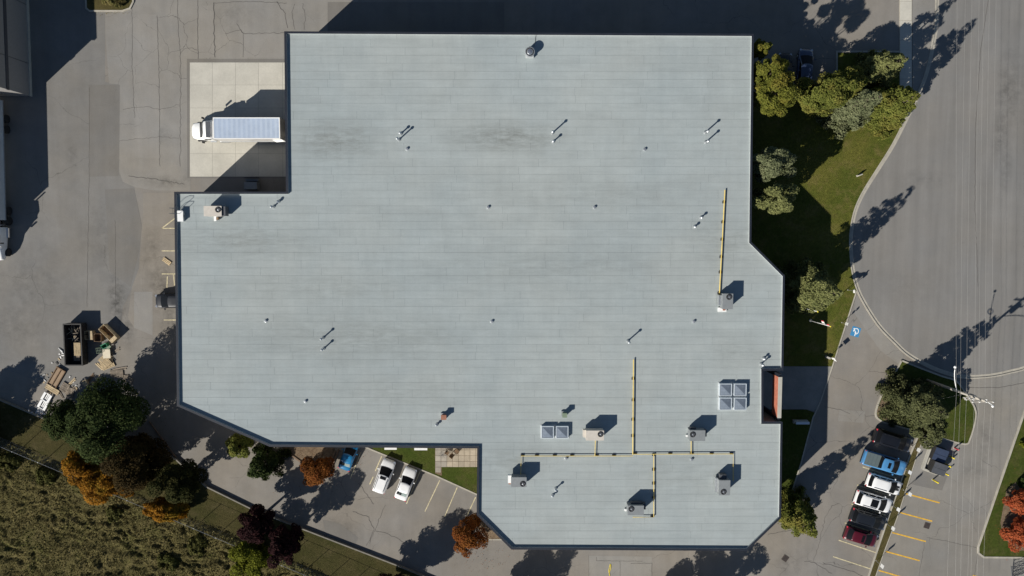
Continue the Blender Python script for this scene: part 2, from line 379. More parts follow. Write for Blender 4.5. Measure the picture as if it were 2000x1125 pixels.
sheet('driveway_apron', [(1674, 575), (1688, 601), (1715, 642), (1745, 673), (1770, 696), (1757, 713), (1720, 685), (1701, 659), (1668, 611), (1669, 590)], M['asphalt_old'], .009)
# sidewalk: slabs
sw = struct(MB().prism(PL([(1757, -120), (1781, -120), (1780, 205), (1768, 232), (1756, 255)]), -.1, .06).build('sidewalk', M['kerb']))
for y0, y1 in [(-110, -75), (-74, -38), (-37, 2), (3, 40), (41, 78), (79, 116), (117, 154), (155, 190)]:
    MB().prism(PL([(1757.6, y0), (1780.4, y0), (1780, y1), (1757, y1)]), .05, .075).build('slab', M['slab'], sw)
MB().prism(PL([(1757.2, 191), (1779.6, 191), (1779.2, 205), (1767.5, 231), (1757, 252)]), .05, .075).build('slab', M['slab'], sw)

raised('lawn', [(1400, 197), (1560, 195), (1636, 193), (1636, 104), (1756.4, 104), (1756, 256)] + [p for p in road_edge if 256 < p[1] < 571 and p[0] < 1770] + [(1671, 572), (1624, 715), (1400, 715)], M['lawn'], .085)
raised('lawn_verge', [(1781.8, -100), (1826, -100)] + [p for p in road_edge if 0 < p[1] < 215 and p[0] > 1782] + [(1782, 212)], M['asphalt_old'], .05)
kerb('lot_kerb', [(1672, 568), (1624, 718), (1601, 785), (1587, 815), (1563, 906), (1543, 968)], .12, .05, .11)
kerb('lot_kerb', [(1634, 194), (1634, 101), (1757, 101)], .1, .1, .11)
raised('entrance_paving', [(1400, 715.6), (1624.5, 715.6), (1601, 785), (1592, 804), (1575, 799), (1400, 799)], M['entry'], .07)
raised('lawn_bed', [(1400, 800), (1575, 800), (1591, 806), (1563, 906), (1543, 968), (1400, 968)], M['lawn_green'], .08)
isl = smoothline([(1760, 703), (1800, 719), (1840, 734), (1868, 744), (1888, 771), (1904, 797), (1905, 820), (1895, 856), (1884, 868), (1840, 857), (1790, 843), (1735, 828), (1719, 822), (1709, 808), (1720, 773), (1744, 733), (1760, 703)], 4)
raised('island_lawn', isl[:-1], M['lawn_green'], .1)
kerb('island_kerb', isl, .05, .15, .13)
sheet('bare_earth', [(1745, 740), (1752, 765), (1748, 800), (1765, 832), (1730, 823), (1713, 812), (1712, 803), (1724, 773)], M['mulch'], .106)
stripL = [(1797, 845), (1778, 890), (1736, 1010), (1716, 1070), (1697, 1127), (1672, 1190)]
stripR = [(1803, 852), (1789, 890), (1751, 1010), (1728, 1070), (1708, 1127), (1684, 1190)]
raised('verge_strip', stripL + stripR[::-1], M['lawn_dry'], .09)
kerb('verge_kerb', stripL, .0, .2, .11); kerb('verge_kerb', stripR, .12, .0, .11)
eg = [(2120, 470), (2000, 808), (1957, 933), (1911, 1068), (1911, 1079), (1921, 1087), (2120, 1089)]
raised('east_lawn', eg + [(2250, 1089), (2250, 470)], M['lawn_green'], .09); kerb('east_lawn_kerb', eg, .05, .18, .13)
sheet('mulch_bed', [(2060, 930), (1985, 940), (1965, 955), (1953, 1020), (1958, 1050), (1990, 1075), (2060, 1075)], M['mulch'], .097)
pt = [(168, -60), (170, 16), (176, 21), (240, 21), (254, 16), (260, 4), (261, -60)]
raised('planter_island', pt, M['lawn_dry'], .12); kerb('planter_kerb', pt, .05, .15, .15)
# south-west bank: raised grass strip behind a low kerb, then the rough field beyond the fence
bank = [(-160, 712), (-40, 762), (96, 820), (180, 853), (262, 870), (344, 895), (404, 949), (500, 996), (640, 1050), (770, 1100), (870, 1141), (960, 1180)]
fence_px = [(-160, 783), (0, 850.5), (147, 912), (268, 964), (436, 1035), (646, 1123), (760, 1172)]
raised('grass_bank', bank + fence_px[::-1], M['bank'], .31)
kerb('bank_kerb', bank, .08, .08, .36, 'kerb_d')
kerb('retaining_edge', [(292, 823), (344, 893)], .06, .07, .14, 'timber')
# patio lawn
raised('patio_lawn', [(728, 878), (848, 926), (933, 965), (1010, 965), (1010, 800), (728, 800)], M['lawn_green'], .08)
kerb('patio_lawn_kerb', [(700, 866), (727, 878), (848, 927), (934, 966)], .05, .12, .12)
raised('planting_bed', [(540, 862), (557, 877), (597, 906), (646, 911), (654, 868), (654, 800), (540, 800)], M['mulch'], .1)
raised('corner_bed', [(915, 1010), (925, 1003), (950, 1000), (1030, 1052), (1000, 1053), (953, 1053)], M['mulch'], .1)
kerb('corner_bed_kerb', [(935, 1053), (1010, 1053)], .05, .1, .12)
tb = thing('timber_edging', 'brown landscape timbers edging the mulch bed by the rust tree', 'edging', P(600, 900))
for a, b in (((553, 876), (597, 908)), ((648, 912), (662, 878)), ((643, 908), (655, 880))):
    A, B = P(*a), P(*b); o = tb.location; d = B - A
    MB().box((A + B) / 2 - o + Vector((0, 0, .1)), (d.length, .2, .22), math.atan2(d.y, d.x)).build('timber', M['timber'], tb)

# painted lines
lines = struct(bpy.data.objects.new('parking_markings', None)); C.objects.link(lines)
def pline(a, b, wd, mat, z=.0135, jit=True):
    A, B = P(*a), P(*b)
    MB().strip([(A.x, A.y), (B.x, B.y)], wd / 2, wd / 2, z - .006, z).build('parking_line', M[mat], lines)
for a, b in (((1765, 963), (1835, 982)), ((1754, 1000), (1820.5, 1018)), ((1742, 1040), (1808, 1057.6)), ((1730, 1077), (1796, 1095)), ((1716, 1114), (1775, 1131))): pline(a, b, .17, 'yline')
pline((1900, 1124), (1960, 1140), .17, 'yline')
for a, b in (((1685, 912), (1752, 934)), ((1674, 947), (1741, 969)), ((1662, 984), (1730, 1006)), ((1650, 1021), (1719, 1044)), ((1638, 1055), (1710, 1079)), ((1627, 1087), (1700, 1111))): pline(a, b, .13, 'cline')
for a, b in (((705, 883), (684, 935)), ((746, 890), (733, 920)), ((729, 931), (722, 946)), ((827, 905), (794, 984)), ((859, 938), (830, 999)), ((893, 952), (868, 1010)), ((929, 971), (908, 1016)),
             ((316, 446), (345, 446)), ((316, 446), (345, 424)), ((316, 490), (345, 490)), ((316, 535), (346, 535)), ((320, 625), (346, 625)), ((327, 540), (326, 562)), ((339, 535), (341, 560))): pline(a, b, .12, 'cline')
# cracks and saw joints, as thin tar lines
ck = MB()
def crackline(pts, wd=.05, jit=1.2, z=.016):
    q = []
    for (a, b), (c, d) in zip(pts[:-1], pts[1:]):
        n = max(2, int(math.hypot(c - a, d - b) / 5)); jit = jit if jit > 1.3 else jit * 1.25
        for k in range(n): q.append((a + (c - a) * k / n + random.uniform(-jit, jit), b + (d - b) * k / n + random.uniform(-jit, jit)))
    q.append(pts[-1]); pw = PL(q)
    ck.strip(pw, wd * .36, wd * .36, z - .004, z)
for pts, wd, j in (([(347, 0), (348, 55), (352, 100), (353, 175), (352, 325)], .06, .6), ([(387, 0), (386, 60), (387, 115)], .08, .5), ([(418, 5), (418, 60), (420, 112)], .13, .8), ([(257, 10), (259, 60), (258, 125), (263, 230)], .05, .6),
        ([(307, 30), (311, 150), (312, 310), (313, 325)], .06, .6), ([(240, 214), (280, 208), (312, 213), (350, 205)], .05, 1), ([(418, 6), (480, 3), (560, 6)], .06, .6), ([(440, 66), (470, 58), (475, 66), (556, 64)], .06, .8),
        ([(475, 66), (475, 112)], .05, .4), ([(475, 66), (462, 46)], .06, .6), ([(540, 3), (556, 25), (562, 55)], .08, 1.5), ([(575, 8), (570, 30), (576, 58)], .05, 1.4), ([(590, 5), (596, 30), (594, 58)], .05, 1.2), ([(250, 343), (300, 350), (360, 360)], .09, 1),
        ([(352, 105), (360, 95), (375, 94), (386, 98)], .05, .6), ([(233, 275), (280, 270), (312, 268), (350, 270)], .04, .8), ([(175, 170), (174, 340), (170, 600)], .04, .5), ([(225, 430), (226, 610)], .05, .6),
        ([(752, 985), (740, 1015), (732, 1036), (722, 1062)], .06, 1), ([(733, 1036), (760, 1043), (790, 1060)], .05, 1.4), ([(700, 945), (718, 968), (730, 985)], .05, 2), ([(690, 1000), (720, 1010), (731, 1035), (715, 1066)], .07, 1.5),
        ([(1640, 983), (1625, 988), (1612, 1010), (1600, 1060), (1589, 1095)], .05, 1), ([(1570, 1096), (1590, 1098), (1625, 1120)], .05, 1), ([(1608, 1100), (1655, 1112), (1685, 1125)], .06, 1), ([(1610, 795), (1640, 800), (1660, 808)], .05, .8), ([(1690, 813), (1708, 812)], .05, .5),
        ([(1675, 870), (1672, 890), (1655, 905)], .05, .8), ([(1890, 757), (1950, 757), (2010, 746)], .08, .4), ([(1908, 1070), (1850, 1057), (1810, 1050)], .05, .6), ([(1910, 1072), (1903, 1125)], .05, .6), ([(1930, 0), (1915, 100), (1905, 250), (1904, 400), (1910, 560)], .07, .4),
        ([(1806, 1058), (1795, 1125)], .05, .6), ([(1560, 1008), (1545, 1035), (1500, 1044)], .05, .5), ([(1165, 1088), (1165, 1095), (1255, 1096)], .05, .3), ([(1232, 1100), (1273, 1100), (1273, 1125)], .06, .3), ([(1211, 1096), (1211, 1125)], .05, .3), ([(1150, 1085), (1150, 1130)], .04, .3)):
    crackline(pts, wd, j)
MBck = ck.build('pavement_crack', M['crack'], ground)
# stained patches of dirt in the yard are separate thin sheets of dark silt
def blob(cx, cy, rx, ry, n=18, seed=0, rot=0.0):
    rg = random.Random(seed); o = []
    for k in range(n):
        a = 2 * math.pi * k / n; r = rg.uniform(.7, 1.2); x, y = rx * r * math.cos(a), ry * r * math.sin(a)
        o.append((cx + x * math.cos(rot) - y * math.sin(rot), cy + x * math.sin(rot) + y * math.cos(rot)))
    return o

# access symbol
sg = struct(bpy.data.objects.new('access_symbol', None)); C.objects.link(sg)
A0 = P(1671, 648); rz = ang((1665, 638), (1680, 642.5)); sg.location = (A0.x, A0.y, 0); sg.rotation_euler = (0, 0, rz)
MB().box((0, 0, .011), (1.15, 1.25, .005)).build('blue_square', M['blue_sign'], sg)
wm = MB()
arc = [(.40 * .8 * math.cos(a) + .03, .36 * math.sin(a) + .08) for a in [R(200) - R(300) * k / 16 for k in range(17)]]
wm.strip(arc, .05, .05, .012, .0165)
wm.strip([(-.40, .34), (-.26, .36), (-.2, .12), (.02, .0), (.06, -.2), (.02, -.48), (.1, -.5)], .05, .05, .0125, .0175)
wm.strip([(-.1, -.12), (.16, -.12)], .045, .045, .0127, .0178)
wm.build('wheelchair_figure', M['white'], sg)

# concrete loading pad: individual slabs
pad = struct(MB().prism(PL([(365, 115), (640, 115), (640, 348), (366, 348)]), -.1, .012).build('loading_pad', M['asphalt_new']))
MB().prism(PL([(370.6, 121.6), (630, 121.6), (630, 345.4), (370.6, 345.4)]), -.1, .02).build('joint_bed', M['joint'], pad)
xs = [371, 415, 460, 505, 552, 604]; ys = [122, 166, 211, 255.5, 300, 345]
for i in range(5):
    for j in range(5):
        MB().prism(PL([(xs[i] + .22, ys[j] + .22), (xs[i + 1] - .22, ys[j] + .22), (xs[i + 1] - .22, ys[j + 1] - .22), (xs[i] + .22, ys[j + 1] - .22)]), -.1, .03).build('slab', M['slab'], pad)
# patio pavers
pat = struct(MB().prism(PL([(850, 862), (1000, 862), (1000, 911), (863, 911), (863, 929), (850, 924)]), -.1, .085).build('patio', M['mulch']))
for i in range(10):
    for j in range(6):
        x, y = 850.5 + i * 11.3, 845 + j * 11.2
        mp_ = M['paver_grey'] if i in (0, 1) and j > 1 else M['paver']
        MB().prism(PL([(x, y), (x + 10.7, y), (x + 10.7, y + 10.6), (x, y + 10.6)]), .06, .105 + random.uniform(-.006, .006)).build('paver', mp_, pat)
for k in range(1): MB().prism(PL([(850.5, 912.2), (861, 912.2), (861, 922.5), (850.5, 922)]), .06, .107).build('paver', M['paver_grey'], pat)

# drains and manholes
def grate(px, py, rz, label, s=.62):
    t = thing('storm_drain', label, 'drain', P(px, py, .008), rz)
    MB().box((0, 0, .008), (s, s, .012)).build('pit', M['black'], t)
    for k in range(7): box_part('bar', M['drain'], t, ((k - 3) * s / 7, 0, .02), (s * .07, s, .014))
    fm = MB()
    for q in (-1, 1): fm.box((q * s * .53, 0, .018), (s * .08, s * 1.12, .02)); fm.box((0, q * s * .53, .0185), (s, s * .08, .021))
    fm.build('frame', M['drain'], t)
grate(1810.5, 1026.5, -.3, 'square rusty storm drain between the yellow parking lines', .68)
grate(1533.5, 1090.5, -.6, 'square rusty storm drain below the southeast roof corner', .68)
def manhole(px, py, label):
    t = thing('manhole_cover', label, 'manhole', P(px, py, .008))
    MB().lathe([(.42, .004), (.42, .02), (.36, .021)], 24).build('rim', M['dgrey'], t)
    MB().lathe([(.34, .004), (.34, .018), (.2, .019), (.19, .024), (.05, .024)], 24).build('lid', M['asphalt_new'], t)
manhole(1934, 608.5, 'round manhole cover in the road above the utility pole')
manhole(1592, 285 + 70, 'round cover set in the lawn')

# ------------------------------------------------------------------ main building
RT = 6.80; PT = 7.10
outer_px = [(555, 61), (1472.5, 66), (1467.5, 472.5), (1533, 538), (1530, 724), (1491, 724.5), (1491, 824), (1528.5, 824), (1525.5, 1012), (1459.5, 1076), (999, 1073.5), (931, 1006), (932, 876), (526.5, 872.5), (345.5, 793), (340, 374.5), (558.5, 374.5)]
outer = PL(outer_px, PT)
if sum(outer[i][0] * outer[(i + 1) % len(outer)][1] - outer[(i + 1) % len(outer)][0] * outer[i][1] for i in range(len(outer))) < 0: outer = outer[::-1]
def inset(poly, d):
    n = len(poly); o = []
    for i in range(n):
        a, b, c = Vector(poly[i - 1]), Vector(poly[i]), Vector(poly[(i + 1) % n])
        d1, d2 = (b - a).normalized(), (c - b).normalized()
        n1, n2 = Vector((-d1.y, d1.x)), Vector((-d2.y, d2.x)); t = (n1 + n2).normalized()
        o.append(tuple(b + t * (d / t.dot(n1))))
    return o
bld = thing('warehouse', 'large flat grey roofed industrial building filling the middle', 'building', (0, 0, 0))
MB().prism(inset(outer, .06), -.1, RT - .02).build('wall', M['wall'], bld)
def ring(o, i, z0, z1):
    n = len(o); m = MB()
    vs = [(x, y, z) for z in (z0, z1) for pl in (o, i) for x, y in pl]
    fs = []
    for k in range(n):
        q = (k + 1) % n
        fs += [(k, q, 2 * n + q, 2 * n + k), (n + q, n + k, 3 * n + k, 3 * n + q), (2 * n + k, 2 * n + q, 3 * n + q, 3 * n + k), (q, k, n + k, n + q)]
    return m.add(vs, fs)
rf = MB().prism(inset(outer, .05), RT - .03, RT - .004).build('roof', M['bitumen'], bld)
ring(inset(outer, .03), inset(outer, .24), RT - .02, PT - .03).build('parapet', M['flash'], bld)
ring(inset(outer, .0), inset(outer, .255), PT - .03, PT).build('parapet_cap', M['cap'], bld)
def clip(poly, axis, val, keep_less):
    o = []; n = len(poly)
    for i in range(n):
        a, b = poly[i], poly[(i + 1) % n]
        ia = (a[axis] <= val) == keep_less; ib = (b[axis] <= val) == keep_less
        if ia: o.append(a)
        if ia != ib:
            t = (val - a[axis]) / (b[axis] - a[axis]); o.append(tuple(a[k] + (b[k] - a[k]) * t for k in range(2)))
    return o
inn = inset(outer, .2)
ymin, ymax = min(p[1] for p in inn), max(p[1] for p in inn); xmin, xmax = min(p[0] for p in inn), max(p[0] for p in inn)
rowh = .925; pieces = []; rg = random.Random(5)
y = ymax + .3; r_i = 0
def area(p): return abs(sum(p[i][0] * p[(i + 1) % len(p)][1] - p[(i + 1) % len(p)][0] * p[i][1] for i in range(len(p)))) / 2
while y > ymin:
    y0 = y - rowh
    band = clip(clip(inn, 1, y - rg.uniform(.003, .014), True), 1, y0 + .006, False)
    x = xmin - rg.uniform(0, 7.4) if r_i % 3 else xmin - 3.7 + rg.uniform(-1, 1)
    while x < xmax and band:
        x1 = x + 7.45 + rg.uniform(-.25, .25)
        pc = clip(clip(band, 0, x + .007, False), 0, x1 - .007, True)
        if len(pc) >= 3 and area(pc) > .01: pieces.append((pc, RT + .004 + rg.uniform(0, .004)))
        x = x1
    y = y0; r_i += 1
pieces.sort(key=lambda q: -area(q[0]))
def clean(p):
    o = []
    for a in p:
        if not o or math.hypot(a[0] - o[-1][0], a[1] - o[-1][1]) > 1e-3: o.append(a)
    if math.hypot(o[0][0] - o[-1][0], o[0][1] - o[-1][1]) < 1e-3: o.pop()
    return o
rest = MB()
for k, (pc, z) in enumerate(pieces):
    pc = clean(pc)
    if len(pc) < 3: continue
    if k < 300: MB().prism(pc, RT - .006, z, False).build('roof_sheet', M['roof'], rf)
    else: rest.prism(pc, RT - .006, z, False)
o = rest.build('roof_sheets', M['roof'], rf); o['kind'] = 'stuff'
# walls: doors, dock seals and canopy that show past the roof edge
def wallbox(name, mat, a, b, dep, z0, z1, par):
    A, B = Vector(P2(*a)), Vector(P2(*b)); d = B - A
    return MB().box(((A.x + B.x) / 2, (A.y + B.y) / 2, (z0 + z1) / 2), (d.length, dep, z1 - z0), math.atan2(d.y, d.x)).build(name, mat, par)
ex = outer[[i for i, p in enumerate(outer) if abs(p[0] - P2(555, 61, PT)[0]) < .01][0]][0]
for yy in (150, 232, 262):
    q = P(557, yy, 3.0); MB().box((ex - .22, q.y, 2.6), (.5, 3.0, 3.4)).build('dock_seal', M['rubber'], bld)
wl = inset(outer, .06)
for i in range(len(wl)):
    A, B = Vector(wl[i]), Vector(wl[(i + 1) % len(wl)]); d = B - A; L_ = d.length; d.normalize(); nrm = Vector((d.y, -d.x))
    if L_ < 6 or nrm.x < -.2 or nrm.y > .5: continue
    n = int(L_ / 4.6)
    for k in range(n):
        c_ = A + d * (L_ * (k + .5) / n) + nrm * .01
        wf = MB().box((c_.x, c_.y, 2.0), (1.9, .06, 1.3), math.atan2(d.y, d.x)).build('window', M['cap'], bld)
        c_ = c_ + nrm * .02
        MB().box((c_.x, c_.y, 2.0), (1.75, .05, 1.15), math.atan2(d.y, d.x)).build('pane', M['glass'], wf)
# recessed entrance screen wall
sc_ = thing('entrance_screen', 'red brick entrance screen with beige cap in the roof notch', 'wall', P(1528, 775, 0))
o = sc_.location; a, b = P(1527.5, 737, 7.0), P(1527.5, 816, 7.0)
MB().box((a.x - o.x - .2, (a.y + b.y) / 2 - o.y, 5.9), (.36, a.y - b.y, 2.0)).build('brick_wall', M['brick'], sc_)
for yy in (a.y + .15, b.y - .15): MB().box((a.x - o.x - .2, yy - o.y, 3.4), (.34, .5, 6.9)).build('column', M['cap'], sc_)
MB().box((a.x - o.x - .2, (a.y + b.y) / 2 - o.y, 6.96), (.44, a.y - b.y + .06, .13)).build('cap', M['concrete'], sc_)
# dock canopy box in the truck court
dc = thing('dock_stairs', 'grey dock stair landing against the shaded truck court wall', 'stairs', P(495, 365, 0))
box_part('landing', M['grey'], dc, (0, .1, .55), (1.6, .9, 1.1)); box_part('step', M['grey'], dc, (0, .85, .35), (1.6, .3, .5)); box_part('railing', M['dgrey'], dc, (0, 1.15, .8), (1.8, .06, .9))

# neighbouring building at the left edge
c0 = P(62, 188); c1 = P(55, -10); dv = (c1 - c0); dv.z = 0; dv.normalize(); sv = Vector((-dv.y, dv.x, 0))
nb = thing('neighbour_building', 'shaded side of the grey building cut by the top left corner', 'building', c0, math.atan2(dv.y, dv.x))
MB().box((20, 10, 3.4), (40, 20, 6.9)).build('wall', M['wall_w'], nb)
MB().box((20, -.02, 4.55), (40.1, .1, .5)).build('wall_band', M['band'], nb)
MB().box((20, -.03, .2), (40.1, .12, .5)).build('plinth', M['concrete'], nb)
MB().box((20, 10, 6.95), (40.4, 20.4, .25)).build('roof_cap', M['cap'], nb)
box_part('wall_lamp', M['white'], nb, (-.12, 4.2, 3.2), (.25, .3, .3))
for k in range(5): box_part('panel_joint', M['dgrey'], nb, (4 + k * 7.2, -.012, 3.4), (.05, .06, 6.6))

# ------------------------------------------------------------------ roof equipment
ZR = RT + .006
def fan_part(t, x, y, z, r):
    f = MB().lathe([(r * 1.1, 0), (r * 1.1, .05), (r * .97, .05), (r * .97, .012)], 24, (x, y, z)).build('fan', M['black'], t)
    b = MB()
    for k in range(4):
        a = k * math.pi / 2 + .4
        for s in (0,):
            p = [(.18 * r, -.10), (.9 * r, -.38 * r), (.93 * r, .22 * r), (.18 * r, .10)]
            q = [(x + u * math.cos(a) - v_ * math.sin(a), y + u * math.sin(a) + v_ * math.cos(a), z + .02 + .012 * i) for i, (u, v_) in enumerate(p)]
            b.add(q, [(0, 1, 2, 3)])
    b.build('blade', M['dgrey'], f)
    MB().lathe([(.26 * r, .02), (.26 * r, .045), (.1 * r, .06)], 10, (x, y, z)).build('hub', M['galv'], f)
    g = MB()
    for q in (.55, .8): g.tube([(x + r * q * math.cos(k * .3142), y + r * q * math.sin(k * .3142), z + .055) for k in range(21)], .008, 4)
    g.build('guard', M['dgrey'], f)
def hvac(label, x0, y0, x1, y1, h, mat, fan, group='rooftop air units', ends=()):
    z = ZR + .25 + h
    a, b = P(x0, y0, z), P(x1, y1, z); c = (a + b) / 2; sx, sy = abs(b.x - a.x), abs(a.y - b.y)
    t = thing('rooftop_air_unit', label, 'air unit', (c.x, c.y, ZR), 0, group)
    box_part('curb', M['galv'], t, (0, 0, .13), (sx * .94, sy * .9, .26))
    box_part('cabinet', mat, t, (0, 0, .25 + h / 2), (sx, sy, h))
    tp = box_part('top_panel', mat, t, (0, 0, .25 + h - .012), (sx + .05, sy + .05, .045))
    f = P(fan[0], fan[1], z); fan_part(t, f.x - c.x, f.y - c.y, .25 + h + .012, .31)
    for nm, m, cc, dd in ends: box_part(nm, m, t, cc, dd)
    for k in (-.2, .2): box_part('access_panel', mat, t, (k * sx * 1.1, -sy / 2 - .012, .25 + h * .5), (sx * .36, .03, h * .8))
    box_part('coil_guard', M['dgrey'], t, (sx / 2 + .008, 0, .25 + h * .5), (.03, sy * .8, h * .75))
    return t
hvac('beige air unit beside the ladder at the west roof corner', 398, 402.7, 432.5, 422, 1.15, M['beige'], (426, 409.5),
     ends=[('coil_section', M['dgrey'], (1.22, 0, .75), (.42, 1.1, 1.0)), ('gas_train', M['white'], (-.1, -.85, .35), (.3, .6, .25)), ('valve', M['wood_d'], (.15, -.85, .3), (.25, .3, .35))])
hvac('grey air unit at the foot of the vertical yellow pipe near the east chamfer', 1412, 574, 1431, 603.5, 1.15, M['grey'], (1424, 580),
     ends=[('intake_hood', M['galv'], (-.78, .1, .6), (.35, 1.2, .8)), ('curb_cap', M['white'], (-.3, -1.1, .12), (1.0, .5, .22)), ('red_tag', M['rust'], (-.1, -1.08, .26), (.3, .25, .08))])
hvac('beige air unit right of the two skylights', 1145, 841.5, 1179, 860, 1.25, M['beige'], (1172.7, 848),
     ends=[('intake_hood', M['beige'], (-1.2, .1, .7), (.35, .9, .7)), ('gas_train', M['galv'], (-.25, -.72, .3), (.9, .3, .25))])
hvac('grey air unit below the four skylights', 1347.7, 841, 1377, 861, 1.2, M['grey'], (1353, 848.6),
     ends=[('intake_hood', M['dgrey'], (1.05, .15, .6), (.35, .8, .7)), ('drain_trap', M['white'], (-1.0, -.35, .2), (.2, .2, .2)), ('control_box', M['dgrey'], (-.4, .72, .6), (.7, .2, .6))])
hvac('grey air unit with a white hood at the southwest corner of the yellow pipes', 998.4, 932.7, 1028, 951, 1.15, M['grey'], (1021, 945),
     ends=[('intake_hood', M['white'], (-1.1, .25, .8), (.42, .95, .6)), ('red_tag', M['rust'], (-1.1, -.3, .75), (.3, .25, .3))])
hvac('grey air unit at the lowest end of the yellow gas pipe', 1226.5, 988, 1257, 1006, 1.2, M['grey'], (1233, 994),
     ends=[('intake_hood', M['dgrey'], (1.1, .3, .65), (.35, .7, .7)), ('drain_trap', M['white'], (-1.05, -.4, .2), (.25, .25, .3)), ('control_box', M['dgrey'], (.2, .68, .6), (1.4, .2, .6))])
hvac('upright grey air unit at the east end of the yellow gas pipe', 1405, 938.5, 1425.5, 967, 1.2, M['grey'], (1413, 960.6),
     ends=[('intake_hood', M['dgrey'], (-.05, 1.15, .6), (.8, .6, .8)), ('side_duct', M['galv'], (-.78, .1, .5), (.25, 1.7, .6))])

def skylight(px, py, label, s=1.5):
    c = P(px, py, ZR + .45); t = thing('skylight', label, 'skylight', (c.x, c.y, ZR), 0, 'roof skylights')
    MB().box((0, 0, .02), (s + .22, s + .22, .05)).build('flashing', M['flash'], t)
    q = inset([(-s / 2, -s / 2), (s / 2, -s / 2), (s / 2, s / 2), (-s / 2, s / 2)], 0)
    ring(q, inset(q, .075), .0, .45).build('frame', M['trailer'], t)
    i = s / 2 - .075
    d = MB()
    ap = (0, 0, .62)
    for a, b in (((-i, -i), (i, -i)), ((i, -i), (i, i)), ((i, i), (-i, i)), ((-i, i), (-i, -i))):
        MB().add([(a[0], a[1], .40), (b[0], b[1], .40), ap], [(0, 1, 2)]).build('pane', M['glass_s'], t)
gm = simple('skylight_acrylic', (.17, .20, .24), .18, var=.15, coat=.6); M['glass_s'] = gm
for px, py, lb in ((1417.5, 761.5, 'upper left of the four skylights near the entrance notch'), (1446, 761.5, 'upper right of the four skylights near the entrance notch'),
                   (1417.5, 789, 'lower left of the four skylights near the entrance notch'), (1446, 789, 'lower right of the four skylights near the entrance notch'),
                   (1069.5, 844.5, 'left one of the two skylights beside the beige air unit'), (1098, 844.5, 'right one of the two skylights beside the beige air unit')):
    skylight(px, py, 'white framed square skylight, ' + lb)

def flue(px, py, h, label, r=.085):
    c = P(px, py, ZR); t = thing('vent_pipe', label, 'vent', c, 0, 'roof vent pipes')
    MB().lathe([(r * 2.6, 0), (r * 2.4, .04), (r * 1.15, .22)], 12).build('flashing', M['galv'], t)
    MB().lathe([(r, .02), (r, h - .14)], 12).build('pipe', M['galv'], t, True)
    MB().lathe([(r * 1.5, h - .17), (r * 1.9, h - .12), (r * 1.9, h - .05), (r * .5, h + .05)], 12).build('cap', M['galv'], t)
for px, py, h, lb in ((779, 273, 1.45, 'tall galvanised vent pipe right of the brown roof stain, lower of its pair'), (783, 261, .85, 'short galvanised vent pipe right of the brown roof stain, upper of its pair'),
    (1078.5, 260, 1.45, 'tall galvanised vent pipe at the upper middle of the roof'), (1080, 277, .85, 'short galvanised vent pipe at the upper middle, lower of its pair'),
    (1377, 259, 1.45, 'tall galvanised vent pipe near the east edge, upper of its pair'), (1378, 278, 1.35, 'galvanised vent pipe near the east edge, lower of its pair'),
    (534, 404, .95, 'tall vent pipe near the truck court corner of the roof'), (544, 394, .5, 'short vent pipe near the truck court corner of the roof'),
    (1369, 425, .6, 'short vent pipe left of the long vertical yellow pipe, upper one'), (1356.5, 443, .5, 'short vent pipe left of the long vertical yellow pipe, lower one'),
    (631, 660, 1.1, 'tall vent pipe in the lower left of the roof, upper of its pair'), (632, 681, 1.0, 'tall vent pipe in the lower left of the roof, lower of its pair'),
    (1226, 666, 1.35, 'lone tall vent pipe above the middle yellow gas pipe'), (1486, 711, .95, 'tall vent pipe beside the entrance notch'), (1491, 700, .55, 'short vent pipe beside the entrance notch'),
    (1085, 954, .8, 'tall vent pipe right of the southwest air unit'), (1079, 967, .5, 'short vent pipe right of the southwest air unit'), (853, 829, .45, 'short vent pipe below the rusty roof box')):
    flue(px, py, h, lb)
def stub(px, py, label):
    c = P(px, py, ZR); t = thing('plumbing_stack', label, 'vent', c, 0, 'short plumbing stacks')
    MB().lathe([(.2, 0), (.19, .04), (.12, .06), (.12, .14), (.15, .15), (.15, .19), (.05, .2)], 12).build('stack', M['galv'], t)
    MB().lathe([(.30, 0), (.29, .015)], 12).build('flashing', M['roof'], t)
for px, py, lb in ((795, 291, 'below the vent pair right of the brown stain'), (1259, 292, 'alone between the upper middle and east vent pairs'), (953.5, 405, 'in the upper centre of the roof, left one'), (1161, 405, 'in the upper centre of the roof, right one'),
    (519, 627, 'near the west side of the roof'), (960.5, 628, 'in the very middle of the roof'), (1355, 628, 'left below the upright east air unit'), (596.5, 784, 'near the southwest chamfer of the roof'), (1105.5, 895, 'just below the west run of yellow pipe'), (1350.5, 897, 'just below the east run of yellow pipe')):
    stub(px, py, 'small capped plumbing stack ' + lb)
def vbox(px, py, m, label, s=.62, h=.75):
    c = P(px, py, ZR + h); t = thing('roof_vent_box', label, 'vent box', (c.x, c.y, ZR))
    box_part('base', M['galv'], t, (-.08, .06, .1), (s * 1.1, s * 1.1, .2)); box_part('body', m, t, (0, 0, h * .55), (s * .8, s * .8, h * .8)); box_part('hood', m, t, (0, 0, h - .06), (s * 1.05, s * .95, .12))
vbox(866.5, 815.5, M['rust'], 'small rusty brown vent box on the roof above the parked cars')
vbox(1103, 811.5, M['green'], 'small pale green vent box above the two skylights', .56, .85)
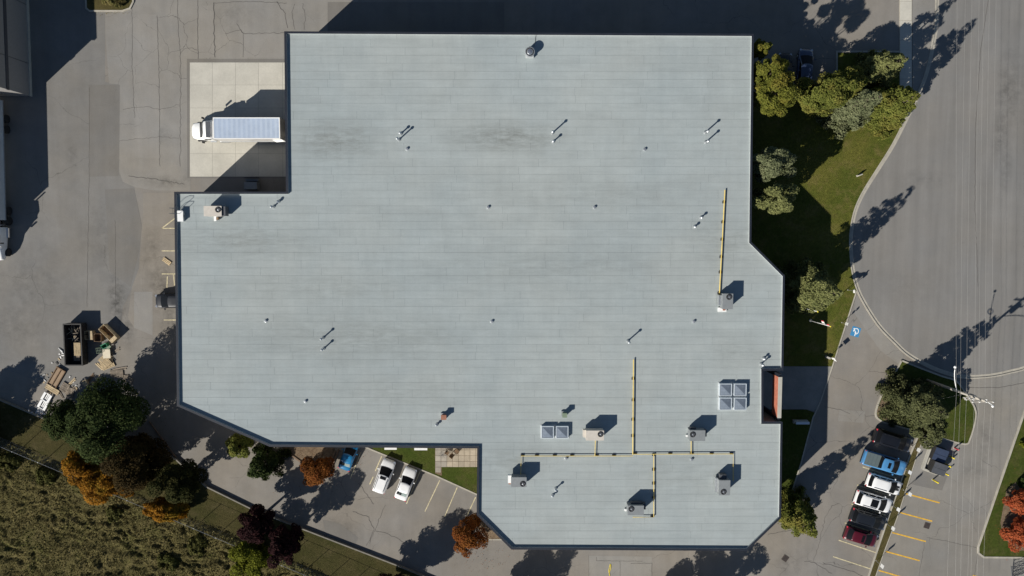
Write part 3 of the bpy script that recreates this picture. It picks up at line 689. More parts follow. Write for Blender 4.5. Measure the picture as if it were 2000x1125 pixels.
# mushroom exhaust fan with its cable
c = P(1035, 101, ZR + .9); t = thing('exhaust_fan', 'round aluminium exhaust fan near the north roof edge', 'fan', (c.x, c.y, ZR))
box_part('curb', M['flash'], t, (-.02, -.06, .2), (.95, .95, .4))
MB().lathe([(.40, .38), (.55, .5), (.58, .85), (.54, .95)], 24).build('cowl', M['galv'], t)
MB().lathe([(.47, .93), (.47, .957)], 24).build('rim_gap', M['black'], t)
MB().lathe([(.36, .9), (.36, 1.0), (.3, 1.06), (.06, 1.1)], 24).build('motor_dome', M['chrome'], t)
cb = smoothline([(1040, 93), (1045, 84), (1046, 72), (1050, 60)], 5)
tag(MB().tube([P(a, b, ZR + .05 if b > 66 else PT + .03) for a, b in cb], .02, 5).build('fan_cable', M['plastic']), 'thin black cable from the exhaust fan to the north roof edge', 'cable')
# hatch and ladder at the west parapet
c = P(352, 422, ZR + .5); t = thing('roof_hatch', 'white roof hatch box beside the west parapet', 'hatch', (c.x, c.y, ZR))
box_part('curb', M['flash'], t, (0, 0, .22), (.62, 1.2, .44)); box_part('lid', M['white'], t, (0, 0, .48), (.68, 1.28, .08)); box_part('handle', M['dgrey'], t, (.36, 0, .4), (.06, .3, .05))
c = P(345, 412, PT); t = thing('roof_ladder', 'dark steel ladder hoops over the west parapet', 'ladder', (c.x, c.y, ZR))
for s in (-.32, .32): MB().tube([(-.5, s, -6.8), (-.5, s, 1.2), (-.3, s, 1.42), (.3, s, 1.42), (.45, s, 1.25), (.45, s, 0)], .028, 6).build('rail', M['dgrey'], t)
for k in range(20): MB().tube([(-.5, -.32, -6.4 + k * .35), (-.5, .32, -6.4 + k * .35)], .018, 5).build('rung', M['dgrey'], t)
# yellow gas pipes on blocks
def gas(label, runs, blocks, r):
    o0 = P(*runs[0][0], ZR); t = thing('gas_pipe', label, 'pipe', o0, 0, 'yellow rooftop gas pipes')
    for run in runs:
        MB().tube([P(a, b, ZR + .21) - o0 for a, b in run], r, 8).build('pipe', M['yellow'], t)
    for a, b in blocks:
        q = P(a, b, ZR + .21) - o0
        MB().box((q.x, q.y, .06), (.40, .28, .12)).build('support_block', M['dgrey'], t)
        MB().box((q.x, q.y, .135), (.24, .16, .05)).build('clamp', M['plastic'], t)
gas('long vertical yellow pipe left of the east roof edge', [[(1416, 371), (1405, 578)], [(1405, 578), (1410, 584)]], [(1414.5, 395), (1412.5, 434), (1411, 468), (1409, 502), (1407.5, 532), (1405, 573)], .065)
gas('vertical yellow pipe rising from the pipe junction', [[(1237.5, 702), (1236, 888)]], [(1237, 740), (1237, 782), (1236.5, 820), (1236, 852)], .065)
gas('yellow pipe run west of the junction to the white hooded unit', [[(1236, 890.5), (1018, 890.5), (1017, 934)], [(1162, 890.5), (1163, 858)]], [(1020, 889.5), (1048, 889.5), (1083, 889.5), (1117, 889.5), (1165, 889.5), (1199, 889.5)], .045)
gas('yellow pipe run east of the junction with drops to three units', [[(1236, 887), (1432, 886.5), (1432, 940)], [(1350, 886.5), (1350, 859)], [(1277, 887), (1277, 1010), (1236, 1010)]],
    [(1240, 886), (1277, 889), (1309, 886), (1351, 886), (1390, 886), (1429, 886), (1277, 918), (1277, 945), (1277, 972), (1274, 1009)], .048)

# ------------------------------------------------------------------ vehicles
def lerp(a, b, t): return a + (b - a) * t
CARS = {}
def wheel(t, x, y, r, wd=.24):
    w_ = MB().cone((x, y - wd / 2, r), (x, y + wd / 2, r), r, r, 20).build('wheel', M['rubber'], t)
    s = 1 if y > 0 else -1
    MB().cone((x, y + s * (wd / 2 - .02), r), (x, y + s * (wd / 2 + .012), r), r * .62, r * .55, 14).build('rim', M['chrome'], w_)
def car(label, px, py, p_from, p_to, L, W, Ht, style, mat, group, sunroof=None, rails=False, hood=None, tonneau=False, name='parked_car', cat='car', trim=None, glass=None, rear=None):
    c = P(px, py, .9); rz = ang(p_from, p_to)
    t = thing(name, label, cat, (c.x, c.y, .01), rz, group); h = W / 2; g = glass or M['glass']
    belt = {'suv': 1.02, 'sedan': .90, 'hatch': .93, 'van': 1.0, 'pickup': 1.08}[style]
    hoodz = belt - .06
    if style == 'sedan': st = [(-.5, .70, .62), (-.492, .84, .80), (-.46, .95, .90), (-.38, .985, .92), (-.1, 1, .92), (.2, 1, .90), (.3, .99, .86), (.42, .95, .78), (.475, .84, .68), (.495, .7, .6), (.5, .6, .5)]
    else: st = [(-.5, .80, .70), (-.494, .90, belt - .12), (-.47, .97, belt - .02), (-.38, .99, belt), (-.1, 1, belt), (.17, 1, belt), (.28, .995, hoodz), (.41, .96, hoodz - .07), (.465, .86, hoodz - .17), (.49, .74, hoodz - .28), (.5, .62, .55)]
    if style == 'pickup': st = [(-.5, .93, .8), (-.497, .96, belt - .05), (-.48, .98, belt), (-.38, 1, belt), (-.1, 1, belt), (.17, 1, belt), (.28, 1, belt), (.41, .98, belt - .06), (.475, .92, belt - .14), (.495, .82, belt - .25), (.5, .72, .6)]
    rows = []
    for fx, fw, zt in st:
        ww = h * fw; sec = [(-ww * .9, .22), (-ww, .42), (-ww * 1.0, zt * .72), (-ww * .975, zt - .09), (-ww * .9, zt - .025), (-ww * .6, zt + .012), (0, zt + .03)]
        sec += [(-a, b) for a, b in sec[-2::-1]]
        rows.append([(fx * L, a, max(b, .2)) for a, b in sec])
    m = MB().grid(rows); n = len(rows[0]); m.f += [tuple(range(n - 1, -1, -1)), tuple(range(len(m.v) - n, len(m.v)))]
    m.f += [tuple((i + 1) * n - 1 if e else i * n for i, e in ((k, 1), (k, 0), (k + 1, 0), (k + 1, 1))) for k in range(len(rows) - 1)]
    body = m.build('body', mat, t, True)
    # greenhouse
    xr0, xr1, xf0, xf1 = {'suv': (-.475, -.41, .315, .075), 'van': (-.49, -.455, .275, .06), 'hatch': (-.465, -.32, .31, .045), 'sedan': (-.37, -.215, .24, .05), 'pickup': (-.135, -.12, .315, .11)}[style]
    xr0, xr1, xf0, xf1 = (q * L for q in (xr0, xr1, xf0, xf1))
    z0, z1 = belt - .03, Ht - .05; w0, w1 = h * .92, h * .755; bf, br = .14, .07
    def G(face, u, v, off=0.0):
        ww = lerp(w0, w1, v) ; z = lerp(z0, z1, v)
        if face == 'f': return (lerp(xf0, xf1, v) + bf * (1 - u * u) - bf * .5 + off, ww * u, z + off * .6)
        if face == 'r': return (lerp(xr0, xr1, v) - br * (1 - u * u) + br * .5 - off, ww * u, z + off * .6)
        xa = lerp(xr0, xr1, v) + br * .5; xb = lerp(xf0, xf1, v) - bf * .5
        s = 1 if face == 'l' else -1
        return (lerp(xa, xb, u), s * (ww + off), z)
    us = [-1, -.66, -.33, 0, .33, .66, 1]
    gm_ = MB(); ringz = []
    for v in (0, .5, 1):
        ringz.append([G('f', u, v) for u in us] + [G('r', -u, v) for u in us])
    k = len(ringz[0])
    gm_.add([p for r_ in ringz for p in r_], [(i * k + j, i * k + (j + 1) % k, (i + 1) * k + (j + 1) % k, (i + 1) * k + j) for i in range(2) for j in range(k)])
    gm_.build('pillars', trim or mat, t, True)
    rr = []
    xm = (xr1 + xf1) / 2
    r0 = ringz[-1]; r1 = [(xm + (a - xm) * .94, b * .88, Ht - .012) for a, b, _ in r0]; r2 = [(xm + (a - xm) * .5, b * .5, Ht) for a, b, _ in r0]
    MB().add(r0 + r1 + r2, [(i * k + j, i * k + (j + 1) % k, (i + 1) * k + (j + 1) % k, (i + 1) * k + j) for i in range(2) for j in range(k)] + [tuple(range(2 * k, 3 * k))]).build('roof_panel', mat, t, True)
    def pane(name, face, u0, u1, v0, v1):
        nonlocal g
        MB().grid([[G(face, lerp(u0, u1, i / 6), lerp(v0, v1, j / 2), .012) for i in range(7)] for j in range(3)]).build(name, g, t, True)
    pane('windshield', 'f', -.93, .93, .03, .97); g0 = g; g = rear or g; pane('rear_window', 'r', -.88, .88, .1, .92); g = g0
    cuts = ((.05, .30), (.33, .63), (.66, .95)) if style in ('suv', 'van') else ((.06, .48), (.52, .94))
    for f_ in 'lr':
        for a, b in cuts: pane('side_window', f_, a, b, .14, .88)
    wb = .30 * L; wr = .36 if style in ('suv', 'pickup') else .32
    for x in (-wb * 1.0, wb * 1.03):
        for y in (-h + .1, h - .1): wheel(t, x, y, wr)
    for s in (-1, 1):
        MB().box((.462 * L, s * h * .70, hoodz - .24), (.26, .34, .14), s * -.5).build('headlight', M['chrome'], t)
        MB().box((-.487 * L, s * h * .80, belt - .2), (.12, .26, .2), s * .3).build('taillight', M['red'], t)
        q = MB().box((xf0 - .5, s * (h + .1), belt + .07), (.13, .22, .15)).build('mirror', trim or mat, t)
    for s in (-1, 1):
        if rails:
            MB().tube([(xr1 + .25, s * w1 * .86, Ht - .03), (xr1 + .35, s * w1 * .86, Ht + .035), (xf1 - .35, s * w1 * .86, Ht + .035), (xf1 - .22, s * w1 * .86, Ht - .03)], .024, 6).build('roof_rail', M['plastic'] if rails == 'k' else M['chrome'], t)
    box_part('bumper', M['plastic'], t, (-.492 * L, 0, .42), (.14, W * .86, .22)); box_part('bumper', M['plastic'], t, (.485 * L, 0, .38), (.14, W * .7, .2))
    if sunroof:
        a, b, wd = sunroof; MB().box(((a + b) / 2 * L, 0, Ht + .006), ((b - a) * L, wd, .016)).build('sunroof', M['glass'], t)
    if hood:
        MB().add([(.27 * L, -.38, hoodz + .045), (.43 * L, -.30, hoodz - .055), (.43 * L, .30, hoodz - .055), (.27 * L, .38, hoodz + .045)], [(0, 1, 2, 3)]).build('hood_stripe', M['plastic'], t)
    if tonneau:
        for k in range(4):
            a = -.475 * L + k * .083 * L
            MB().box((a + .041 * L, 0, belt + .05), (.079 * L, W * .83, .03)).build('tonneau_panel', M['grey2'], t)
        box_part('bed_gap', M['black'], t, (-.143 * L, 0, belt + .035), (.02 * L, W * .83, .02))
    return t
M['glass_p'] = simple('pale_rear_glass', (.22, .27, .26), .15, var=.2, coat=.5)
M['grey2'] = simple('tonneau_cover', (.10, .13, .135), .5, var=.08)
pk = paint('black_paint', (.008, .009, .012), .3, .35); pw = paint('white_car_paint', (.78, .78, .77)); pb = paint('blue_car_paint', (.07, .23, .45)); pm = paint('maroon_paint', (.075, .005, .011))
pbk2 = paint('charcoal_paint', (.012, .014, .018), .3, .35); pcy = paint('cyan_paint', (.012, .15, .32)); pnv = paint('navy_paint', (.03, .045, .09)); psv = paint('silver_blue_paint', (.55, .58, .66)); pgr = paint('grey_car_paint', (.005, .007, .012), .5, .0)
D = ((0, 0), (72, 22))
car('black parked car nearest the island tree', 1745, 861, *D, 5.0, 1.95, 1.72, 'suv', pk, 'cars parked in the east row', name='parked_car', cat='car', rails='k')
car('blue pickup truck with grey folding bed cover', 1728, 904.5, *D, 5.75, 2.0, 1.85, 'pickup', pb, 'cars parked in the east row', sunroof=(-.005, .06, .75), tonneau=True, name='pickup_truck', cat='pickup')
car('white parked car with a black panel on its hood', 1728, 946.5, *D, 4.65, 1.9, 1.65, 'suv', pw, 'cars parked in the east row', rails='k', hood=True)
car('white parked car with a large black sunroof beside the verge', 1707, 980.5, *D, 4.95, 1.95, 1.72, 'suv', pw, 'cars parked in the east row', rails='k', sunroof=(-.16, .035, 1.0))
car('black parked car between the white and the maroon cars', 1697.5, 1015, *D, 4.75, 1.9, 1.62, 'suv', pbk2, 'cars parked in the east row', rails='k')
car('maroon parked car at the south end of the row', 1683, 1049.5, *D, 4.4, 1.82, 1.5, 'hatch', pm, 'cars parked in the east row', sunroof=(-.06, .02, .9))
D2 = ((780, 790), (958, 310))
car('white parked car with a sunroof and roof rails in the lower lot', 750, 930, *D2, 4.5, 1.85, 1.66, 'van', pw, 'cars parked in the lower lot', rails='k', sunroof=(-.045, .045, .8))
car('white sedan parked beside the patio lawn', 792, 946, *D2, 4.45, 1.75, 1.42, 'sedan', psv if False else pw, 'cars parked in the lower lot', glass=M['glass'], rear=M['glass_p'])
car('bright blue car half hidden under the roof edge by the rust tree', 681, 889, *D2, 4.2, 1.72, 1.45, 'sedan', pcy, 'cars parked in the lower lot', rear=M['glass_p'])
car('dark car half under the west roof edge', 338, 588, (60, 0), (0, 0), 4.7, 1.85, 1.6, 'suv', pgr, 'cars parked against the building')
car('navy car parked in shade above the east trees', 1573.5, 131, (0, 60), (0, 0), 4.6, 1.85, 1.5, 'hatch', pnv, 'cars parked north of the lawn')
car('dark grey car half hidden by the yellowish trees', 1533, 138, (0, 60), (0, 0), 4.4, 1.8, 1.5, 'sedan', pgr, 'cars parked north of the lawn')

# delivery truck at the dock
BZ = 3.85
a, b = P(416, 229.5, BZ), P(547.5, 271.5, BZ); cy = (a.y + b.y) / 2
fx = P(372, 255, 1.6).x
t = thing('box_truck', 'white box truck backed up to the loading dock', 'truck', (a.x, cy, .03), math.pi)
bl, bw = b.x - a.x, a.y - b.y
bx = MB().box((-bl / 2, 0, (1.15 + BZ) / 2), (bl, bw, BZ - 1.15)).build('cargo_box', M['box_side'], t)
MB().box((-bl / 2, 0, BZ + .012), (bl - .2, bw - .18, .03)).build('roof_skin', M['box_roof'], bx)
for k in range(13): box_part('roof_bow', M['box_bow'], bx, (-.5 - k * (bl - 1) / 12, 0, BZ + .0235), (.28, bw - .3, .009))
q = [(-bl, -bw / 2), (0, -bw / 2), (0, bw / 2), (-bl, bw / 2)]
ring(q, inset(q, .11), BZ - .01, BZ + .045).build('roof_rail', M['white'], bx)
box_part('side_rail', M['galv'], t, (-bl / 2, bw / 2 + .02, 1.25), (bl, .06, .14)); box_part('side_rail', M['galv'], t, (-bl / 2, -bw / 2 - .02, 1.25), (bl, .06, .14))
box_part('chassis', M['plastic'], t, (-bl / 2 + 1.4, 0, .85), (bl + 2.6, .9, .25))
cl = a.x - fx
hw = 1.16
def loft(rows, name, mat, par, smooth=True):
    n = len(rows[0]); m = MB().grid(rows); m.f += [tuple(range(n - 1, -1, -1)), tuple(range(len(m.v) - n, len(m.v)))]
    m.f += [((k + 1) * n - 1, k * n, (k + 1) * n, (k + 2) * n - 1) for k in range(len(rows) - 1)]
    return m.build(name, mat, par, smooth)
def sec(x, w_, z0, z1): return [(x, -w_ * .95, z0), (x, -w_, z0 + .2), (x, -w_ * .97, z1 - .2), (x, -w_ * .82, z1 - .03), (x, 0, z1 + .03), (x, w_ * .82, z1 - .03), (x, w_ * .97, z1 - .2), (x, w_, z0 + .2), (x, w_ * .95, z0)]
loft([sec(.75, hw * .98, .55, 1.95), sec(1.5, hw * .98, .55, 1.85), sec(cl - .7, hw * .9, .55, 1.66), sec(cl - .25, hw * .78, .55, 1.45), sec(cl, hw * .55, .6, 1.15)], 'hood', M['white'], t)
loft([sec(.55, hw, .6, 2.75), sec(1.2, hw, .6, 2.8), sec(1.75, hw * .95, .6, 2.68), sec(2.1, hw * .92, .6, 1.9)], 'cab', M['white'], t)
MB().add([(1.80, -hw * .84, 2.74), (1.80, hw * .84, 2.74), (2.42, hw * .78, 1.98), (2.42, -hw * .78, 1.98)], [(3, 2, 1, 0)]).build('windshield', M['glass'], t)
MB().box((1.05, 0, 2.86), (.55, hw * 1.7, .05)).build('roof_shade', M['dgrey'], t)
MB().add([(.55, -hw * .9, 2.8), (.1, -hw * 1.0, 3.5), (.1, hw * 1.0, 3.5), (.55, hw * .9, 2.8)], [(0, 1, 2, 3), (3, 2, 1, 0)]).build('wind_deflector', M['white'], t)
box_part('engine_gap', M['plastic'], t, (.28, 0, 1.2), (.5, 1.9, .9))
MB().cone((.3, -.95, .8), (.3, -.95, 3.6), .08, .08, 10).build('exhaust_stack', M['chrome'], t)
MB().cone((-.9, bw / 2 - .2, .78), (.3, bw / 2 - .2, .78), .3, .3, 14).build('fuel_tank', M['chrome'], t)
for s in (-1, 1):
    wheel(t, cl - 1.0, s * (hw - .12), .5, .3); wheel(t, -bl + 2.0, s * (bw / 2 - .25), .5, .5)
    MB().tube([(1.9, s * hw, 1.7), (1.95, s * (hw + .3), 1.9), (1.95, s * (hw + .3), 2.4)], .03, 6).build('mirror_arm', M['plastic'], t)
    box_part('mirror', M['plastic'], t, (1.95, s * (hw + .34), 2.1), (.16, .2, .55))
    box_part('headlight', M['chrome'], t, (cl - .3, s * hw * .72, 1.0), (.2, .3, .25))
    box_part('step', M['galv'], t, (1.3, s * hw, .5), (.8, .25, .1))
    box_part('side_window', M['glass'], t, (1.35, s * (hw + .004), 2.2), (.7, .04, .55))
MB().add([P(528.5, 271.5, 3.3) - Vector((a.x, cy, 0)), P(540, 278, 3.1) - Vector((a.x, cy, 0)), P(556, 276, 3.0) - Vector((a.x, cy, 0)), P(546, 269.5, 3.3) - Vector((a.x, cy, 0))], [(0, 1, 2, 3)])
dm = MB(); dpts = [P(528.5, 271, 3.25), P(540, 278, 3.1), P(556, 276.3, 3.1), P(546.5, 269.5, 3.25)]
dl = [Vector((-(p.x - a.x), -(p.y - cy), p.z)) for p in dpts]
dm.add(dl + [p - Vector((0, 0, .06)) for p in dl], [(0, 1, 2, 3), (7, 6, 5, 4), (0, 4, 5, 1), (1, 5, 6, 2), (2, 6, 7, 3), (3, 7, 4, 0)]); dm.build('open_rear_door', M['white'], t)

# semi trailer and tractor at the left edge
e0 = P(10.5, 430, 1.25); e1 = P(4.5, 196, 1.25)
tl = (e1 - e0).length
t = thing('semi_truck', 'white semi trailer with white tractor cut by the left edge', 'truck', (e0.x, e0.y, 0), math.atan2(e1.y - e0.y, e1.x - e0.x))
MB().box((tl / 2, 1.3, 2.65), (tl, 2.6, 2.9)).build('trailer_box', M['trailer'], t)
for k in range(22): box_part('side_post', M['trailer'], t, (.5 + k * (tl - 1) / 21, -.012, 2.65), (.06, .03, 2.8))
box_part('bottom_rail', M['galv'], t, (tl / 2, -.02, 1.2), (tl, .06, .16)); box_part('top_rail', M['galv'], t, (tl / 2, -.02, 4.05), (tl, .06, .12))
for x in (tl - 2.2, tl - 3.5, 1.2, -.1):
    for y in (.15, 2.45): wheel(t, x, y, .52, .5 if y < 1 else .5)
loft([[(x, 1.3 + y_, z_) for x, y_, z_ in s_] for s_ in (sec(-.9, 1.2, .6, 3.3), sec(-2.2, 1.2, .6, 3.4), sec(-2.9, 1.12, .6, 2.9), sec(-3.4, 1.1, .6, 1.9))], 'cab', M['white'], t)
loft([[(x, 1.3 + y_, z_) for x, y_, z_ in s_] for s_ in (sec(-3.3, 1.1, .6, 1.85), sec(-4.2, 1.0, .6, 1.7), sec(-4.9, .85, .6, 1.45), sec(-5.1, .6, .6, 1.1))], 'hood', M['white'], t)
box_part('side_window', M['glass'], t, (-2.3, .08, 2.6), (.9, .08, .6))
MB().cone((-.6, .3, 1), (-.6, .3, 4.0), .09, .09, 10).build('exhaust_stack', M['chrome'], t)
box_part('chassis', M['plastic'], t, (-.6, 1.3, .8), (5.5, 1.0, .3)); MB().cone((-2.2, .15, .7), (-1.0, .15, .7), .3, .3, 12).build('fuel_tank', M['chrome'], t)
for y in (.25, 2.35): wheel(t, -4.1, y, .52, .3)
box_part('mirror', M['plastic'], t, (-2.9, -.15, 2.3), (.15, .2, .6))

# ------------------------------------------------------------------ trees
FM = {
 'green':  foliage('leaf_green', (.062, .080, .016), (.195, .205, .046), (.21, .185, .045)),
 'yellowgreen': foliage('leaf_yellow_green', (.066, .078, .014), (.190, .192, .034), (.225, .185, .036)),
 'grey':   foliage('leaf_grey_green', (.078, .094, .044), (.235, .250, .135)),
 'olive':  foliage('leaf_olive', (.088, .102, .034), (.260, .268, .105)),
 'spruce': foliage('leaf_spruce', (.050, .060, .026), (.150, .158, .068)),
 'dark':   foliage('leaf_dark', (.014, .026, .007), (.050, .066, .018), trans=.12),
 'orange': foliage('leaf_orange', (.120, .052, .007), (.390, .180, .015), (.24, .15, .015)),
 'brown':  foliage('leaf_crown_shade_brown', (.014, .011, .004), (.058, .036, .009), (.035, .026, .007), trans=.12),  # shade on the orange crown's inner side, put into the leaf colour
 'olive_shade':   foliage('leaf_crown_shade_olive', (.012, .015, .004), (.050, .045, .011), (.03, .034, .009), trans=.12),  # leaf colour carries the shaded side of the fence tree
 'rust':   foliage('leaf_rust', (.085, .028, .008), (.270, .100, .022), (.20, .06, .016)),
 'purple': foliage('leaf_purple', (.007, .003, .003), (.036, .011, .012), trans=.1),
 'red':    foliage('leaf_red', (.20, .045, .020), (.46, .12, .045), (.36, .07, .03)),
 'lime':   foliage('leaf_lime', (.070, .085, .008), (.190, .195, .020), (.08, .10, .012)),
 'weed':   foliage('weed_leaf', (.062, .054, .019), (.240, .198, .078), (.120, .124, .034), trans=.15),
 'scrub':  foliage('scrub_leaf', (.040, .042, .012), (.130, .125, .036), (.07, .078, .018), trans=.15),
}
def leaf_mesh(name, pts, size, mat, rs, up=.55, nrm=None):
    n = len(pts); nv = rs.normal(size=(n, 3)); nv[:, 2] = np.abs(nv[:, 2]) + up
    if nrm is not None: nv = nv * .55 + nrm
    nv /= np.linalg.norm(nv, axis=1)[:, None]
    rv = rs.normal(size=(n, 3)); u = np.cross(nv, rv); u /= np.linalg.norm(u, axis=1)[:, None]; w_ = np.cross(nv, u)
    s = (size * rs.uniform(.6, 1.35, n))[:, None]; asp = rs.uniform(.5, .9, n)[:, None]
    # pointed 4-gon leaf clump outline
    V = np.stack([pts - u * s, pts - w_ * s * asp * .8 + u * s * .15, pts + u * s * .95, pts - u * s * .1 + w_ * s * asp], 1).reshape(-1, 3)
    me = bpy.data.meshes.new(name); me.vertices.add(4 * n); me.vertices.foreach_set('co', V.astype(np.float32).ravel())
    me.loops.add(4 * n); me.loops.foreach_set('vertex_index', np.arange(4 * n, dtype=np.int32))
    me.polygons.add(n); me.polygons.foreach_set('loop_start', np.arange(0, 4 * n, 4, dtype=np.int32)); me.polygons.foreach_set('loop_total', np.full(n, 4, dtype=np.int32))
    me.update(); me.materials.append(mat); return me
def crown_pts(kind, h, r, rs, n, full=1.7, zs=.46, zc0=.48):
    P_ = []; Nn = []; limbs = []
    if kind == 'conifer':
        lv = max(7, int(h * 1.15)); tot = 0; br = []
        for i in range(lv):
            z = h * (.10 + .88 * i / (lv - 1)); rad = r * (1 - (z / h) ** full) * .98 + .22
            k = max(3, int(2.6 + rad * 1.9)); a0 = rs.uniform(0, 6.28)
            for j in range(k): br.append((z + rs.uniform(-.35, .35), rad * rs.uniform(.55, 1.15), a0 + 6.28 * j / k + rs.uniform(-.3, .3)))
        ws = np.array([b[1] ** 1.4 + .15 for b in br]); cnt = (ws / ws.sum() * n).astype(int) + 2
        for (z, rad, a), c in zip(br, cnt):
            t_ = rs.uniform(.25, 1, c) ** .7; wd = (.20 + .26 * np.sin(np.pi * np.clip(t_, 0, 1))) * (.36 + rad * .17)
            off = rs.normal(size=c) * wd
            x = np.cos(a) * t_ * rad - np.sin(a) * off; y = np.sin(a) * t_ * rad + np.cos(a) * off
            zz = z - .22 * rad * t_ ** 1.5 + rs.normal(size=c) * .12 - np.abs(off) * .25
            P_.append(np.stack([x, y, zz], 1)); limbs.append(((0, 0, z), (np.cos(a) * rad * .8, np.sin(a) * rad * .8, z - .15 * rad)))
        return np.concatenate(P_), limbs
    K = int(18 + r * 10); c0 = np.array([0, 0, h * zc0]); ell = np.array([r * .82, r * .82, h * zs])
    cs = []
    for k in range(K):
        d = rs.normal(size=3); d /= np.linalg.norm(d); d[2] = d[2] * .9 + .12
        q = c0 + d * ell * rs.uniform(.45, 1.0); lr = r * rs.uniform(.15, .33)
        cs.append((q, lr)); limbs.append(((0, 0, h * .3), tuple(q)))
    ws = np.array([c[1] ** 2 for c in cs]); cnt = (ws / ws.sum() * n).astype(int) + 3
    for (q, lr), c in zip(cs, cnt):
        d = rs.normal(size=(c, 3)); d /= np.linalg.norm(d, axis=1)[:, None]; d[:, 2] = d[:, 2] * .75
        P_.append(q + d * (lr * rs.uniform(.55, 1.08, c) ** .6)[:, None])
    return np.concatenate(P_), limbs
TS = [100]
def tree(label, px, py, h, rpx, col, kind='leafy', group=None, dens=1.0, cat='tree', name=None, leaf=.118, zf=None, sq=1.0, rot=0.0, zs=.46, zc0=.48):
    TS[0] += 1; rs = np.random.RandomState(TS[0])
    zc = h * ((.42 if kind == 'conifer' else .55) if zf is None else zf)
    c = P(px, py, zc); r = rpx * (H - zc) / F
    t = thing(name or ('conifer_tree' if kind == 'conifer' else 'broadleaf_tree'), label, cat, (c.x, c.y, 0.05), rot, group)
    n = int(min(36000, (2200 + 1750 * r * r) * dens))
    pts, limbs = crown_pts(kind, h, r, rs, n, 1.7, zs, zc0); pts[:, 1] *= sq; pts[:, 2] = np.maximum(pts[:, 2], .25)
    cen = np.array([0, 0, h * (.35 if kind == 'conifer' else .45)]); nn = (pts - cen) / np.array([1, 1, 1.3]); nn /= np.linalg.norm(nn, axis=1)[:, None] + 1e-6
    o = bpy.data.objects.new('crown', leaf_mesh('crown', pts, leaf, FM[col], rs, .1, nn * .75)); C.objects.link(o); o.parent = t
    tr = MB(); b = max(.09, h * .018)
    tr.tube([(0, 0, -.15), (.03, .02, h * .2), (.05, -.04, h * .45), (0, .03, h * (.9 if kind == 'conifer' else .7))], [b * 1.35, b, b * .7, b * .2], 8)
    for a, q in limbs[:: max(1, len(limbs) // 16)]: tr.tube([a, tuple((np.array(a) + np.array(q)) / 2 + np.array([0, 0, .12])), q], [b * .42, b * .28, b * .1], 5)
    tr.build('trunk', M['bark'], t)
    return t
E = 'trees along the east front'
tree('small yellowish tree at the northeast roof corner', 1491, 91, 8.2, 20, 'yellowgreen', group=E, zf=.72)
tree('yellowish green tree hugging the northeast wall', 1502, 139, 10.5, 33, 'yellowgreen', 'leafy', E, zf=.66, zc0=.6)
tree('full yellow green tree beside the northeast wall above the grey one', 1510, 184, 12.0, 46, 'yellowgreen', 'leafy', E, zf=.62, zc0=.58)
tree('rounded green tree just below the navy car', 1606, 180, 9.0, 54, 'green', 'leafy', E, sq=.85)
tree('green tree between the rounded one and the pale one', 1652, 172, 8.5, 40, 'green', 'leafy', E)
tree('light olive tree nearest the sidewalk top', 1722, 134, 9.0, 43, 'olive', 'conifer', E)
tree('pale grey green tree in the middle of the front clump', 1668, 206, 10.5, 52, 'grey', 'conifer', E)
tree('green tree overhanging the sidewalk bend', 1738, 205, 10.8, 56, 'green', 'conifer', E, dens=1.2)
tree('pale bluish spruce against the east wall', 1506, 321, 8.6, 47, 'grey', 'leafy', E, zf=.66, zc0=.62, sq=.74)
tree('olive green tree below the bluish spruce', 1512, 390, 8.0, 47, 'olive', 'leafy', E, zf=.66, zc0=.62, sq=.74)
tree('broad olive conifer beside the chamfered east corner', 1590, 566, 12.2, 56, 'olive', 'conifer', E, dens=1.25)
tree('large dark spruce on the grass island', 1797, 788, 10.0, 58, 'spruce', 'conifer', E, dens=1.3)
tree('green shrubby tree on the island above the black car', 1808, 834, 6.0, 42, 'spruce', 'leafy', E)
tree('dark green conifer by the southeast roof corner', 1558, 1009, 9.3, 46, 'green', 'conifer', E, dens=1.2)
W_ = 'trees by the lower lot'
tree('rust coloured tree over the mulch bed', 620, 920, 5.4, 37, 'rust', 'leafy', W_, leaf=.1)
tree('rust coloured tree at the lower roof chamfer', 918, 1050, 6.2, 39, 'rust', 'leafy', W_, leaf=.1, sq=1.12)
tree('rounded green tree at the southwest roof chamfer', 469, 872, 5.0, 28, 'green', 'leafy', W_)
tree('dark green conifer left of the mulch bed', 514, 907, 6.5, 40, 'dark', 'conifer', W_, dens=1.3)
tree('huge dark green tree over the wood scrap', 196, 820, 12.0, 90, 'dark', 'leafy', W_, leaf=.135, dens=.95, sq=.95, zs=.42)
tree('dark green tree overlapping the huge dark one', 128, 820, 4.5, 46, 'dark', 'leafy', W_)
tree('dark brown leaves as the shaded inner side of the orange crown', 258, 900, 9.5, 66, 'brown', 'leafy', W_, dens=1.0)
tree('broad low orange tree at the field edge', 206, 936, 6.5, 74, 'orange', 'leafy', W_, dens=1.2, sq=.60, rot=-.15)
tree('small orange tree left of the brown crown shade', 164, 905, 7.0, 40, 'orange', 'leafy', W_, dens=1.2)
tree('dark olive leaves as the shaded side of the tree over the fence', 345, 943, 9.0, 50, 'olive_shade', 'leafy', W_, dens=1.1)
tree('low orange shrub as the sunlit fringe of the dark fence tree', 322, 994, 4.0, 47, 'orange', 'leafy', W_, sq=.5, rot=-.2, name='bush', cat='bush')  # orange leaves set where the fence tree's crown catches the sun
tree('purple leaved tree left of the lime bush', 497, 1027, 8.6, 41, 'purple', 'leafy', W_, sq=.95)
tree('purple leaved tree right of the lime bush', 555, 1064, 8.8, 38, 'purple', 'leafy', W_, sq=1.1)
tree('lime green bush under the purple trees', 490, 1092, 5.5, 46, 'lime', 'leafy', W_, name='bush', cat='bush')
tree('purple tree cut by the bottom edge', 760, 1164, 9.0, 52, 'purple', 'leafy', W_)
S_ = 'trees south of the frame'
